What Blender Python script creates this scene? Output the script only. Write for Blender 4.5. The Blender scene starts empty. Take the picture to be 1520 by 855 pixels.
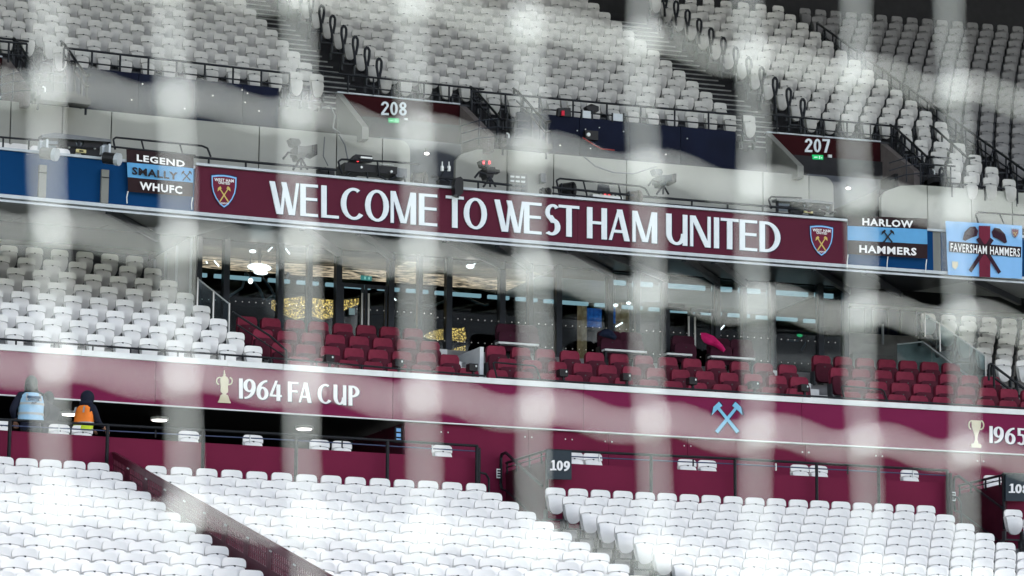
import bpy, math, random
from mathutils import Vector, Matrix
import numpy as np
random.seed(7)
SC = bpy.context.scene
COL = SC.collection
# ------------------------------------------------------------------ camera
F, YAW, PIT, ROL = 4678.3, .372964, .178475, .0061787      # focal length in photo pixels (1520 wide)
T0, KAP = 55.914, .00568055                                  # distance and curvature of the stand
R = 1 / KAP; SCN = T0 * math.tan(YAW); CAM = Vector((0, 0, 1.0))
fw = Vector((math.sin(YAW) * math.cos(PIT), math.cos(YAW) * math.cos(PIT), math.sin(PIT)))
r0 = Vector((math.cos(YAW), -math.sin(YAW), 0)); u0 = r0.cross(fw)
rt = r0 * math.cos(ROL) + u0 * math.sin(ROL); up = -r0 * math.sin(ROL) + u0 * math.cos(ROL)
cd = bpy.data.cameras.new('camera'); cam = bpy.data.objects.new('camera', cd); COL.objects.link(cam)
cam.matrix_world = Matrix(((rt.x, up.x, -fw.x, CAM.x), (rt.y, up.y, -fw.y, CAM.y), (rt.z, up.z, -fw.z, CAM.z), (0, 0, 0, 1)))
cd.sensor_width = 36; cd.lens = F / 1520 * 36; cd.clip_start = .1; cd.clip_end = 3000
cd.dof.use_dof = True; cd.dof.focus_distance = 62; cd.dof.aperture_fstop = 2.6; cd.dof.aperture_blades = 0
SC.camera = cam
# ------------------------------------------------------------------ light
EXPOSURE = 2.02
SUN_AZ, SUN_EL = 88, 42          # azimuth from +Y towards +X (degrees), elevation
w = bpy.data.worlds.new('World'); SC.world = w; w.use_nodes = True
nt = w.node_tree; nt.nodes.clear()
sky = nt.nodes.new('ShaderNodeTexSky'); sky.sky_type = 'NISHITA'; sky.sun_disc = False
sky.sun_elevation = math.radians(SUN_EL); sky.sun_rotation = math.radians(SUN_AZ)
sky.air_density = 1.0; sky.dust_density = 4; sky.ozone_density = 1.0
bg = nt.nodes.new('ShaderNodeBackground'); bg.inputs[1].default_value = .13
wo = nt.nodes.new('ShaderNodeOutputWorld'); hs = nt.nodes.new('ShaderNodeHueSaturation'); hs.inputs['Saturation'].default_value = .50      # sky desaturated as a white balance
nt.links.new(sky.outputs[0], hs.inputs['Color']); nt.links.new(hs.outputs[0], bg.inputs[0]); nt.links.new(bg.outputs[0], wo.inputs[0])
sl = bpy.data.lights.new('sun', 'SUN'); sl.energy = 5.0; sl.angle = math.radians(.5); sl.color = (1, .985, .96)
sun = bpy.data.objects.new('sun', sl); COL.objects.link(sun)
sd = Vector((math.sin(math.radians(SUN_AZ)) * math.cos(math.radians(SUN_EL)), math.cos(math.radians(SUN_AZ)) * math.cos(math.radians(SUN_EL)), math.sin(math.radians(SUN_EL))))
sun.rotation_euler = sd.to_track_quat('Z', 'Y').to_euler(); sun.location = sd * 100
SC.view_settings.view_transform = 'Standard'; SC.view_settings.look = 'None'
SC.view_settings.exposure = EXPOSURE; SC.view_settings.gamma = 1
try: SC.view_settings.use_curve_mapping = False
except Exception: pass
SC.render.engine = 'CYCLES'
SC.cycles.max_bounces = 8; SC.cycles.transparent_max_bounces = 12; SC.cycles.use_denoising = True
# ------------------------------------------------------------------ stand coordinates (s along, t away, z up)
def W(s, t, z):
    th = (s - SCN) / R; rho = R + t
    return Vector((SCN + rho * math.sin(th), T0 - R + rho * math.cos(th), z))
def rotz(s): return -(s - SCN) / R
def U(px, py, t):
    d = fw + rt * ((px - 760) / F) + up * ((427.5 - py) / F)
    ox, oy = -SCN, -(T0 - R); a = d.x ** 2 + d.y ** 2; b = ox * d.x + oy * d.y; c = ox * ox + oy * oy - (R + t) ** 2
    L = (-b + math.sqrt(b * b - a * c)) / a
    x, y, z = d.x * L, d.y * L, CAM.z + d.z * L
    return SCN + R * math.atan2(x - SCN, y - (T0 - R)), z
def PX(s, t, z):
    d = W(s, t, z) - CAM
    return 760 + F * d.dot(rt) / d.dot(fw), 427.5 - F * d.dot(up) / d.dot(fw)
# ------------------------------------------------------------------ materials
MATS = {}
def mat(name, col, rough=.6, metal=0, var=.12, scale=6, bump=0, emit=None, es=0, spec=.22, isl=0):
    if name in MATS: return MATS[name]
    m = bpy.data.materials.new(name); m.use_nodes = True; n = m.node_tree; b = n.nodes['Principled BSDF']
    b.inputs['Roughness'].default_value = rough; b.inputs['Metallic'].default_value = metal
    b.inputs['Specular IOR Level'].default_value = spec
    tc = n.nodes.new('ShaderNodeTexCoord'); no = n.nodes.new('ShaderNodeTexNoise'); no.inputs['Scale'].default_value = scale
    no.inputs['Detail'].default_value = 5; n.links.new(tc.outputs['Object'], no.inputs['Vector'])
    mr = n.nodes.new('ShaderNodeMapRange'); mr.inputs[1].default_value = .3; mr.inputs[2].default_value = .7
    mr.inputs[3].default_value = 1 - var; mr.inputs[4].default_value = 1 + var * .5
    n.links.new(no.outputs['Fac'], mr.inputs[0])
    mx = n.nodes.new('ShaderNodeVectorMath'); mx.operation = 'SCALE'; mx.inputs[0].default_value = col[:3]
    if isl:
        gi = n.nodes.new('ShaderNodeObjectInfo'); m2 = n.nodes.new('ShaderNodeMapRange'); m2.inputs[3].default_value = 1 - isl; m2.inputs[4].default_value = 1
        n.links.new(gi.outputs['Random'], m2.inputs[0])
        mm = n.nodes.new('ShaderNodeMath'); mm.operation = 'MULTIPLY'; n.links.new(mr.outputs[0], mm.inputs[0]); n.links.new(m2.outputs[0], mm.inputs[1])
        n.links.new(mm.outputs[0], mx.inputs['Scale'])
    else: n.links.new(mr.outputs[0], mx.inputs['Scale'])
    n.links.new(mx.outputs[0], b.inputs['Base Color'])
    if bump:
        bp = n.nodes.new('ShaderNodeBump'); bp.inputs['Strength'].default_value = bump; bp.inputs['Distance'].default_value = .02
        n.links.new(no.outputs['Fac'], bp.inputs['Height']); n.links.new(bp.outputs[0], b.inputs['Normal'])
    if emit: b.inputs['Emission Color'].default_value = (*emit, 1); b.inputs['Emission Strength'].default_value = es
    MATS[name] = m; return m
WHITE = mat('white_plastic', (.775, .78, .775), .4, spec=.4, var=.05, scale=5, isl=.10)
GREYP = mat('shaded_grey_plastic', (.50, .50, .49), .5, var=.14, scale=7, isl=.2)  # shade on the upper seats put into a greyer plastic
BRK = mat('seat_bracket_metal', (.06, .065, .07), .5, .3)
MAR = mat('maroon_fabric', (.21, .022, .05), .8, var=.15, scale=12, isl=.2)
MARD = mat('maroon_fabric_dark', (.07, .008, .02), .8, var=.15, scale=12)
LOUNGE = mat('lounge_fabric', (.05, .01, .025), .85)
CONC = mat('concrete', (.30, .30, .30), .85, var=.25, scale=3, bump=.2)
CONCD = mat('dark_concrete', (.03, .03, .034), .85, var=.3, scale=3, bump=.2)  # deep shade of the upper tier gaps put into the concrete tone
NOSE = mat('step_nosing', (.32, .33, .32), .7, var=.3)
FASC = mat('claret_fascia', (.170, .013, .060), .75, spec=.12, var=.06, scale=1.2)
FRONT = mat('claret_wall', (.145, .012, .042), .75, spec=.12, var=.08, scale=1.5)
BANN = mat('claret_banner', (.092, .016, .034), .8, spec=.1, var=.05, scale=2)
VOM = mat('vomitory_claret', (.030, .005, .007), .8, spec=.08, var=.12, scale=1.5)
DMAR = mat('dark_claret', (.06, .006, .018), .6, var=.2)
NAVY = mat('navy_wall', (.005, .008, .024), .7, spec=.1, var=.25, scale=2)
BLUE = mat('blue_cladding', (.002, .040, .135), .75, spec=.08, var=.06, scale=2)
BEIGE = mat('beige_panel', (.31, .32, .295), .6, var=.10, scale=1.2)
BEIGE2 = mat('beige_render', (.20, .205, .195), .7, var=.12, scale=1.5)
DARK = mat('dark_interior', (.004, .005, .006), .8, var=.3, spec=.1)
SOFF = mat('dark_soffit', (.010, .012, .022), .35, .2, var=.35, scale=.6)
BLACK = mat('black_metal', (.012, .014, .018), .4, .2, var=.2)
BLACKP = mat('black_plastic', (.015, .015, .017), .35, var=.2)
STEEL = mat('brushed_steel', (.6, .6, .58), .3, .8)
ALU = mat('pale_aluminium', (.46, .50, .54), .45, .2, var=.1)
CAPW = mat('white_coping', (.72, .75, .76), .5, var=.12, scale=2)
LETT = mat('white_lettering', (.72, .78, .84), .5, var=.03)
LETTB = mat('bright_lettering', (.82, .82, .84), .5, var=.03)
SKYB = mat('sky_blue_print', (.10, .33, .62), .7, var=.1, scale=3)
SKYL = mat('light_blue_print', (.22, .46, .80), .7, var=.06, scale=3)
GOLD = mat('gold_print', (.55, .42, .13), .6, var=.1)
PALEG = mat('pale_gold_print', (.62, .57, .42), .6, var=.05)
INK = mat('black_print', (.012, .010, .014), .7, var=.1)
CLOTHC = mat('claret_cloth', (.022, .010, .013), .85, var=.1)
CLARET = mat('claret_print', (.14, .012, .035), .75, var=.1)
OUTN = mat('navy_print', (.01, .015, .06), .7)
MULL = mat('dark_mullion', (.03, .035, .045), .35, .5)
def emitm(name, col, s):
    m = bpy.data.materials.new(name); m.use_nodes = True; n = m.node_tree; n.nodes.clear()
    e = n.nodes.new('ShaderNodeEmission'); e.inputs[0].default_value = (*col, 1); e.inputs[1].default_value = s
    o = n.nodes.new('ShaderNodeOutputMaterial'); n.links.new(e.outputs[0], o.inputs[0]); return m
LAMP = emitm('lamp_glow', (1, .95, .88), 1.2)
LAMPS = emitm('strip_glow', (.62, .85, .90), .17)
GREEN = emitm('green_sign_glow', (.03, .62, .20), .22)
GREENW = emitm('green_sign_symbol', (.6, 1, .8), .25)
REDL = emitm('tally_light', (1, .06, .08), .5)
def glassm():
    m = bpy.data.materials.new('clear_glass'); m.use_nodes = True; n = m.node_tree; n.nodes.clear()
    tr = n.nodes.new('ShaderNodeBsdfTransparent'); tr.inputs[0].default_value = (.66, .76, .80, 1)
    gl = n.nodes.new('ShaderNodeBsdfGlossy'); gl.inputs['Roughness'].default_value = .03
    fr = n.nodes.new('ShaderNodeFresnel'); fr.inputs[0].default_value = 1.5
    mx = n.nodes.new('ShaderNodeMixShader'); o = n.nodes.new('ShaderNodeOutputMaterial')
    n.links.new(fr.outputs[0], mx.inputs[0]); n.links.new(tr.outputs[0], mx.inputs[1]); n.links.new(gl.outputs[0], mx.inputs[2]); n.links.new(mx.outputs[0], o.inputs[0])
    return m
GLASS = glassm()
def sparkle(name, c1, c2, scale, strength, stretch=(1, 1, 1), lo=.45, hi=.6):
    m = bpy.data.materials.new(name); m.use_nodes = True; n = m.node_tree; b = n.nodes['Principled BSDF']
    tc = n.nodes.new('ShaderNodeTexCoord'); mp = n.nodes.new('ShaderNodeMapping'); mp.inputs['Scale'].default_value = stretch
    no = n.nodes.new('ShaderNodeTexNoise'); no.inputs['Scale'].default_value = scale; no.inputs['Detail'].default_value = 6; no.inputs['Roughness'].default_value = .75
    cr = n.nodes.new('ShaderNodeValToRGB'); cr.color_ramp.elements[0].position = lo; cr.color_ramp.elements[1].position = hi
    cr.color_ramp.elements[0].color = (*c1, 1); cr.color_ramp.elements[1].color = (*c2, 1)
    n.links.new(tc.outputs['Object'], mp.inputs[0]); n.links.new(mp.outputs[0], no.inputs['Vector']); n.links.new(no.outputs['Fac'], cr.inputs[0])
    n.links.new(cr.outputs[0], b.inputs['Base Color']); n.links.new(cr.outputs[0], b.inputs['Emission Color']); b.inputs['Emission Strength'].default_value = strength
    b.inputs['Roughness'].default_value = .3; return m
SEQ = sparkle('gold_sequins_glow', (.03, .015, .003), (1, .60, .16), 30, .75, lo=.50, hi=.60)  # gold wall is no lamp; its emission stands in for lamp light
COPPER = sparkle('copper_ceiling_glow', (.015, .012, .010), (.80, .52, .34), 2.6, .55, (1, 3.6, 1), .48, .55)  # streaks glow by emission, replacing lamp light on the ceiling
BEIGEC = sparkle('plaster_ceiling_glow', (.05, .065, .07), (.13, .14, .13), 1.2, .12)  # dark cool tone imitates glass reflections, faint emission stands in for lamp light
# ------------------------------------------------------------------ mesh builder, in stand coordinates
def tag(o, label=None, cat=None, group=None, kind=None):
    if label: o['label'] = label
    if cat: o['category'] = cat
    if group: o['group'] = group
    if kind: o['kind'] = kind
    return o
class MB:
    def __init__(s): s.v = []; s.f = []; s.m = []; s.mi = 0
    def add(s, vs, fs):
        k = len(s.v); s.v += [tuple(a) for a in vs]
        for f in fs: s.f.append(tuple(k + i for i in f)); s.m.append(s.mi)
        return s
    def box(s, s0, s1, t0, t1, z0, z1, seg=1.5):
        n = max(1, int(abs(s1 - s0) / seg)); vs = []; fs = []
        for i in range(n + 1):
            a = s0 + (s1 - s0) * i / n
            vs += [(a, t0, z0), (a, t1, z0), (a, t1, z1), (a, t0, z1)]
        for i in range(n):
            k = 4 * i
            for j in range(4): fs.append((k + j, k + 4 + j, k + 4 + (j + 1) % 4, k + (j + 1) % 4))
        fs += [(0, 1, 2, 3), (4 * n + 3, 4 * n + 2, 4 * n + 1, 4 * n)]
        return s.add(vs, fs)
    def bar(s, a, b, r=.02, n=6, r2=None):           # round bar between two points
        a = Vector(a); b = Vector(b); d = (b - a)
        if d.length < 1e-6: return s
        d.normalize(); u = d.cross(Vector((0, 0, 1)) if abs(d.z) < .9 else Vector((1, 0, 0))).normalized(); v = d.cross(u)
        r2 = r if r2 is None else r2
        vs = []
        for p, q in ((a, r), (b, r2)):
            for i in range(n):
                an = 2 * math.pi * (i + .5) / n; vs.append(p + u * (q * math.cos(an)) + v * (q * math.sin(an)))
        fs = [(i, (i + 1) % n, n + (i + 1) % n, n + i) for i in range(n)] + [tuple(reversed(range(n))), tuple(range(n, 2 * n))]
        return s.add(vs, fs)
    def path(s, pts, r=.02, n=6, step=3.0):
        out = [Vector(pts[0])]
        for a, b in zip(pts, pts[1:]):
            a = Vector(a); b = Vector(b); k = max(1, int((b - a).length / step))
            for i in range(1, k + 1): out.append(a + (b - a) * i / k)
        for a, b in zip(out, out[1:]): s.bar(a, b, r, n)
        return s
    def prism(s, poly, t, d):                         # poly of (s,z), front at t, back at t+d
        n = len(poly); vs = [(a, t, b) for a, b in poly] + [(a, t + d, b) for a, b in poly]
        fs = [tuple(range(n)), tuple(reversed(range(n, 2 * n)))] + [(i, (i + 1) % n, n + (i + 1) % n, n + i) for i in range(n)]
        return s.add(vs, fs)
    def quadbar(s, a, b, wd, h):                      # rectangular beam between points
        a = Vector(a); b = Vector(b); d = (b - a).normalized(); sd_ = d.cross(Vector((0, 0, 1))).normalized() * wd / 2; u = Vector((0, 0, h))
        vs = [a - sd_, a + sd_, a + sd_ + u, a - sd_ + u, b - sd_, b + sd_, b + sd_ + u, b - sd_ + u]
        return s.add(vs, [(0, 1, 2, 3), (7, 6, 5, 4), (0, 4, 5, 1), (1, 5, 6, 2), (2, 6, 7, 3), (3, 7, 4, 0)])
    def ell(s, c, rx, ry, rz, nu=10, nv=6):
        vs = []; fs = []
        for j in range(nv + 1):
            ph = math.pi * j / nv
            for i in range(nu):
                a = 2 * math.pi * i / nu; vs.append((c[0] + rx * math.sin(ph) * math.cos(a), c[1] + ry * math.sin(ph) * math.sin(a), c[2] + rz * math.cos(ph)))
        for j in range(nv):
            for i in range(nu): fs.append((j * nu + i, j * nu + (i + 1) % nu, (j + 1) * nu + (i + 1) % nu, (j + 1) * nu + i))
        return s.add(vs, fs)
    def local(s, s0, t0, z0):                         # shift: treat verts as local around a point
        s.v = [(a + s0, b + t0, c + z0) for a, b, c in s.v]; return s
    def build(s, name, mats, parent=None, smooth=False, raw=False):
        vs = [Vector(v) for v in s.v] if raw else [W(*v) for v in s.v]
        if parent is not None and not raw: o0 = parent.get('_w') and Vector(parent['_w'][:]) or Vector((0, 0, 0))
        elif raw: o0 = Vector((0, 0, 0))
        else:
            o0 = Vector((sum(v.x for v in vs) / len(vs), sum(v.y for v in vs) / len(vs), min(v.z for v in vs)))
        me = bpy.data.meshes.new(name); me.from_pydata([v - o0 for v in vs], [], s.f)
        if not isinstance(mats, (list, tuple)): mats = [mats]
        for m in mats: me.materials.append(m)
        if len(mats) > 1: me.polygons.foreach_set('material_index', s.m)
        if smooth: me.polygons.foreach_set('use_smooth', [True] * len(me.polygons))
        me.update()
        o = bpy.data.objects.new(name, me); COL.objects.link(o)
        if parent is not None:
            o.parent = parent
            if not raw and not parent.get('_w'): pass
        elif not raw: o.location = o0; o['_w'] = list(o0)
        if parent is not None: o['_w'] = list(parent['_w'][:]) if parent.get('_w') else [0, 0, 0]
        return o
def thing(name, label, cat, s, t, z, group=None, kind=None):
    o = bpy.data.objects.new(name, None); COL.objects.link(o); p = W(s, t, z); o.location = p; o['_w'] = list(p)
    o.empty_display_size = .2
    return tag(o, label, cat, group, kind)
def struct(name, mb, m, **k): return tag(mb.build(name, m, **k), kind='structure')
def pxpoly(pts, t): return [U(x, y, t) for x, y in pts]
# ------------------------------------------------------------------ ground, pitch, roof
g = MB(); g.add([(-400, -400, 0), (600, -400, 0), (600, 800, 0), (-400, 800, 0)], [(0, 1, 2, 3)])
tag(g.build('ground', mat('track_ground', (.45, .45, .44), .9, var=.2, scale=.3), raw=True), kind='structure')
g = MB(); g.add([(-60, -2, .004), (60, -2, .004), (60, 40, .004), (-60, 40, .004)], [(0, 1, 2, 3)])
tag(g.build('pitch', mat('grass', (.11, .14, .08), .95, var=.3, scale=2), raw=True), kind='structure')
rf = thing('stadium_roof', 'white stadium roof sheltering the whole stand above the frame', 'roof', 25, 20, 34)
b = MB().box(-90, 130, -13, 42, 28.6, 29.0, 4); b.build('roof_deck', mat('roof_sheet', (.55, .56, .57), .7), rf)
b = MB()
for i in range(-9, 14):
    b.quadbar((i * 10, -13, 28.0), (i * 10, 42, 28.0), .3, .55)
b.build('roof_truss', STEEL, rf)
b = MB().box(-90, 130, 24, 24.4, 20, 28.6, 4); struct('stand_back_wall', b, CONCD)
# the far side of the bowl, behind the camera: it is what the lounge glass mirrors
op = thing('opposite_stand', 'far stand of the stadium bowl behind the camera, dark seats under a roof', 'stand', 20, -170, 0)
b = MB(); ys = [(-95, 2), (-118, 12), (-119, 17), (-150, 34), (-151, 52), (-152, 0)]
for a_, c_ in zip(ys, ys[1:]):
    b.add([(-170, a_[0], a_[1]), (230, a_[0], a_[1]), (230, c_[0], c_[1]), (-170, c_[0], c_[1])], [(0, 1, 2, 3)])
o_ = b.build('seating_slope', mat('far_seating', (.10, .105, .115), .9, var=.5, scale=.15), raw=True); o_.parent = op; o_.location = -op.location
b = MB()
for k in range(-17, 23):
    b.bar((k * 10, -110, 40), (k * 10 + 5, -118, 58), .45, 6); b.bar((k * 10 + 5, -118, 58), (k * 10 + 10, -110, 40), .45, 6)
b.bar((-170, -110, 40), (230, -110, 40), .6, 6); b.bar((-170, -118, 58), (230, -118, 58), .6, 6)
o_ = b.build('roof_truss', STEEL, raw=True); o_.parent = op; o_.location = -op.location
# ------------------------------------------------------------------ seats
def loft(rows, thick=None):
    vs = []; fs = []; n = len(rows[0])
    for r_ in rows: vs += r_
    for j in range(len(rows) - 1):
        for i in range(n - 1): fs.append((j * n + i, j * n + i + 1, (j + 1) * n + i + 1, (j + 1) * n + i))
    return vs, fs
def shell(outline, front_y, back_y):
    """closed slab: outline list of (z, halfwidth); front_y(x,z), back_y(x,z)"""
    nx = 6; F_, B_ = [], []
    for z, hw in outline:
        xs = [(-1 + 2 * i / nx) * hw for i in range(nx + 1)]
        F_.append([(x, front_y(x, z), z) for x in xs]); B_.append([(x, back_y(x, z), z) for x in xs])
    vs, fs = loft(F_); k = len(vs); v2, f2 = loft(B_); vs += v2; fs += [tuple(reversed([k + i for i in f])) for f in f2]
    n = nx + 1; m = len(outline)
    for j in range(m - 1):
        fs.append((j * n, (j + 1) * n, k + (j + 1) * n, k + j * n)); fs.append((j * n + nx, k + j * n + nx, k + (j + 1) * n + nx, (j + 1) * n + nx))
    for i in range(nx):
        fs.append((i, k + i, k + i + 1, i + 1)); q = (m - 1) * n; fs.append((q + i, q + i + 1, k + q + i + 1, k + q + i))
    return vs, fs
def seat_protos(tag_, wid, m, zs=1.0, pad=False):
    h = wid / 2
    out = [(0, h * .70), (-.006, h * .82), (-.02, h * .93), (-.045, h * .99), (-.075, h), (-.115 * zs, h * .99)]
    low = [(-.117 * zs, h * .985), (-.22, h * .90), (-.34, h * .78), (-.43, h * .62)]
    cv = lambda x, z: .5 * x * x / h * .25
    a = MB(); vs, fs = shell(out, lambda x, z: -.055 - cv(x, z) + .25 * (z + .115 * zs) * .4, lambda x, z: .012 - cv(x, z) - .02); a.add(vs, fs)
    vs, fs = shell(low, lambda x, z: -.012 - cv(x, z), lambda x, z: .012 - cv(x, z)); a.add(vs, fs)
    back = a
    p = MB(); pt = -.128 * zs
    pout = [(pt, h * .60), (pt - .006, h * .80), (pt - .02, h * .86), (pt - .10, h * .87), (pt - .22, h * .80), (pt - .30, h * .66), (pt - .345, h * .46), (pt - .365, h * .22)]
    lean = .10
    bul = lambda z: .085 * math.sin(min(1.0, max(0.0, (pt - z) / .365)) ** .75 * math.pi) + .02 * (pt - z) / .365
    vs, fs = shell(pout, lambda x, z: -.075 - bul(z) * (1 - .35 * (x / h) ** 2) - .012 * (1 - (x / h) ** 2), lambda x, z: -.035 - .5 * bul(z)); p.add(vs, fs)
    br = MB(); br.box(-.013, .013, -.115, -.06, pt - .016, pt + .008)
    for sx in (-1, 1):
        br.box(sx * h * .98 - .014, sx * h * .98 + .014, -.10, .03, -.60, -.42)
        br.box(sx * h * .98 - .02, sx * h * .98 + .02, -.02, .10, -.74, -.58)
    br.box(-h * 1.02, h * 1.02, -.02, .02, -.60, -.57)
    def arch(mb, inner):
        o_ = []
        for x, y, z in mb.v:
            k = (x / h) ** 2
            wz = .35 + .65 * min(1, max(0, -z / .10)) if z > -.10 else max(0.0, 1 - (-z - .14) / .10) if z < -.14 else 1.0
            o_.append((x, y, z - .032 * k * wz))
        mb.v = o_
    arch(back, 0); arch(p, 1)
    objs = []
    for nm, mb, mm in (('backrest', back, m), ('seat_pan', p, m), ('bracket', br, BRK)):
        me = bpy.data.meshes.new(nm); me.from_pydata(mb.v, [], mb.f); me.materials.append(mm)
        if nm != 'bracket':
            me.polygons.foreach_set('use_smooth', [True] * len(me.polygons))
            me.update()
            try: me.set_sharp_from_angle(angle=math.radians(42))
            except Exception: pass
        me.update(); objs.append((nm, me))
    return objs, (back, p, br)
def padded_protos(wid):
    h = wid / 2
    a = MB(); out = [(0, h * .62), (-.015, h * .80), (-.05, h * .93), (-.10, h), (-.30, h * .98), (-.46, h * .92)]
    cv = lambda x, z: .12 * (x / h) ** 2 * .4
    vs, fs = shell(out, lambda x, z: -.05 - cv(x, z) + (.02 if z > -.01 else 0), lambda x, z: .045 - cv(x, z) * .6); a.add(vs, fs)
    p = MB(); pout = [(-.20, h * .62), (-.215, h * .85), (-.25, h * .95), (-.38, h), (-.48, h * .95), (-.56, h * .80), (-.60, h * .55)]
    vs, fs = shell(pout, lambda x, z: -.20 - .03 * (1 - (x / h) ** 2) + .05 * (z + .2), lambda x, z: -.085); p.add(vs, fs)
    br = MB()
    for sx in (-1, 1): br.box(sx * h * 1.0 - .015, sx * h * 1.0 + .015, -.16, .05, -.66, -.36)
    br.box(-.012, .012, -.245, -.232, -.285, -.262)
    br.box(-.05, .05, -.05, .05, -.78, -.60)
    objs = []
    for nm, mb, mm in (('backrest', a, MAR), ('seat_cushion', p, MARD), ('bracket', br, BRK)):
        me = bpy.data.meshes.new(nm); me.from_pydata(mb.v, [], mb.f); me.materials.append(mm)
        if nm != 'bracket':
            me.polygons.foreach_set('use_smooth', [True] * len(me.polygons)); me.update()
            try: me.set_sharp_from_angle(angle=math.radians(50))
            except Exception: pass
        me.update(); objs.append((nm, me))
    return objs, (a, p, br)
def place_seat(name, protos, s, t, z, label, group, dr=0.0, tilt=0.0):
    o = bpy.data.objects.new(name, None); COL.objects.link(o); o.location = W(s, t, z); o.rotation_euler = (tilt, 0, rotz(s) + dr); o['_w'] = list(o.location)
    o.empty_display_size = .1
    tag(o, label, 'seat', group)
    for nm, me in protos[0]:
        c = bpy.data.objects.new(nm, me); COL.objects.link(c); c.parent = o
    return o
def join_seats(name, protos, places, mats_, label, group):
    V = []; FC = []; MI = []; k = 0
    for s, t, z, dr in places:
        p0 = W(s, t, z); a = rotz(s) + dr; ca, sa = math.cos(a), math.sin(a)
        for mi, mb in ((0, protos[1][0]), (0, protos[1][1]), (1, protos[1][2])):
            arr = np.array(mb.v); V.append(np.stack([p0.x + arr[:, 0] * ca - arr[:, 1] * sa, p0.y + arr[:, 0] * sa + arr[:, 1] * ca, p0.z + arr[:, 2]], 1))
            FC += [tuple(i + k for i in f) for f in mb.f]; MI += [mi] * len(mb.f); k += len(mb.v)
    me = bpy.data.meshes.new(name); me.from_pydata(np.concatenate(V).tolist(), [], FC)
    for m in mats_: me.materials.append(m)
    me.polygons.foreach_set('material_index', MI); me.polygons.foreach_set('use_smooth', [i == 0 for i in MI]); me.update()
    try: me.set_sharp_from_angle(angle=math.radians(42))
    except Exception: pass
    o = bpy.data.objects.new(name, me); COL.objects.link(o); return tag(o, label, 'seats', None, 'stuff')
def visible(s, t, z, m=20):
    x, y = PX(s, t, z); return -m < x < 1520 + m and -m < y < 855 + m + 8
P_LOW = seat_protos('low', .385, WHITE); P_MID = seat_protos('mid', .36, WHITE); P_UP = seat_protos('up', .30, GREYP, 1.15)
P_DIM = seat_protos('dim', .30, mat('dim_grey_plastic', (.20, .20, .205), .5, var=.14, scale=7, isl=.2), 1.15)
P_PAD = padded_protos(.40)
LOW = lambda i: (-2.4 - .8 * i, 7.69 - .25 * i)
MIDR = lambda i: (.7 + .8 * i, 10.46 + .377 * i)
UPR = lambda i: (5.2 + .8 * i, 17.05 + .435 * i)
jit = lambda a: random.uniform(-a, a)
low_all = []
def low_block(sa, sb, pitch, ends, label, group, nrow=15):
    for i in range(nrow):
        t, z = LOW(i)
        if ends == 'R': n = int((sb - sa) / pitch) + 1; xs = [sb - pitch * k for k in range(n)]
        else: n = int((sb - sa) / pitch) + 1; xs = [sa + pitch * k for k in range(n)]
        for x in xs: low_all.append((x + jit(.004), t, z + jit(.003), jit(.015), label, group))
low_block(6.0, 13.02, .432, 'R', 'white tip-up seat in the lower block left of the perforated stair barrier', 'white seats left of the stair barrier')
low_block(14.07 - .47 * 0, 20.21, .472, 'R', 'white tip-up seat in the lower block between stair barrier and gangway', 'white seats between the stair barrier and the gangway')
low_block(21.80, 29.99, .455, 'L', 'white tip-up seat in the lower block right of the gangway', 'white seats right of the gangway')
low_block(31.42, 36.5, .455, 'L', 'white tip-up seat at the far lower right below sign 108', 'white seats below the far right sign')
mid_all = []
for i in range(0, 8):
    t, z = MIDR(i); end = 16.88 - .095 * i
    if i == 7: end = 16.16
    n = int((end - 9.5) / .51)
    for k in range(n):
        mid_all.append((end - .51 * k, t, z, jit(.02), 'white tip-up seat in the middle block above the left end of the fascia', 'white seats above the left fascia'))
for i in range(1, 8):
    t, z = MIDR(i); st = 33.81 - .06 * (i - 7)
    for k in range(7):
        if i < 3 and k < 1: continue
        mid_all.append((st + .485 * k, t, z, jit(.02), 'white tip-up seat at the right edge beside the glass balustrade', 'white seats beside the glass balustrade'))
up_all = []
def up_row(i, sa, sb, pitch, anchor, label, group):
    t, z = UPR(i); n = int((sb - sa) / pitch) + 1
    for k in range(n):
        x = sa + pitch * k if anchor == 'L' else sb - pitch * k
        up_all.append((x + jit(.006), t, z + jit(.004), jit(.03), label, group))
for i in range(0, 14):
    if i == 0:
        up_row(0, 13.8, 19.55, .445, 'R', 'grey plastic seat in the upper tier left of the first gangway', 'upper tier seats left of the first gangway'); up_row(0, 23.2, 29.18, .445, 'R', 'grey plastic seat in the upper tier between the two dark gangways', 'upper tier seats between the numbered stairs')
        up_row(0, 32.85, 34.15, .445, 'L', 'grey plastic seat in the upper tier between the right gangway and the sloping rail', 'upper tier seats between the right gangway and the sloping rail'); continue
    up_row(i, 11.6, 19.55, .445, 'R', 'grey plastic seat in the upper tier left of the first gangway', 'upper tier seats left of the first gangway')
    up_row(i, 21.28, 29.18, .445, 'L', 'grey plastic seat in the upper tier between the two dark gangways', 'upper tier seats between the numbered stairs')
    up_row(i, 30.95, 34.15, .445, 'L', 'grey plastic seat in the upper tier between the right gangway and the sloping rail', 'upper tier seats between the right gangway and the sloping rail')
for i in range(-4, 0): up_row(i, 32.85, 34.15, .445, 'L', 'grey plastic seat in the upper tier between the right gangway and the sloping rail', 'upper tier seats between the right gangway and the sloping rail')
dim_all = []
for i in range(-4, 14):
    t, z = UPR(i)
    for k in range(21): dim_all.append((34.75 + .395 * k + jit(.006), t, z + jit(.004), jit(.03), 'dim grey seat in the upper tier beyond the sloping rail', 'upper tier seats beyond the sloping rail'))
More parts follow.
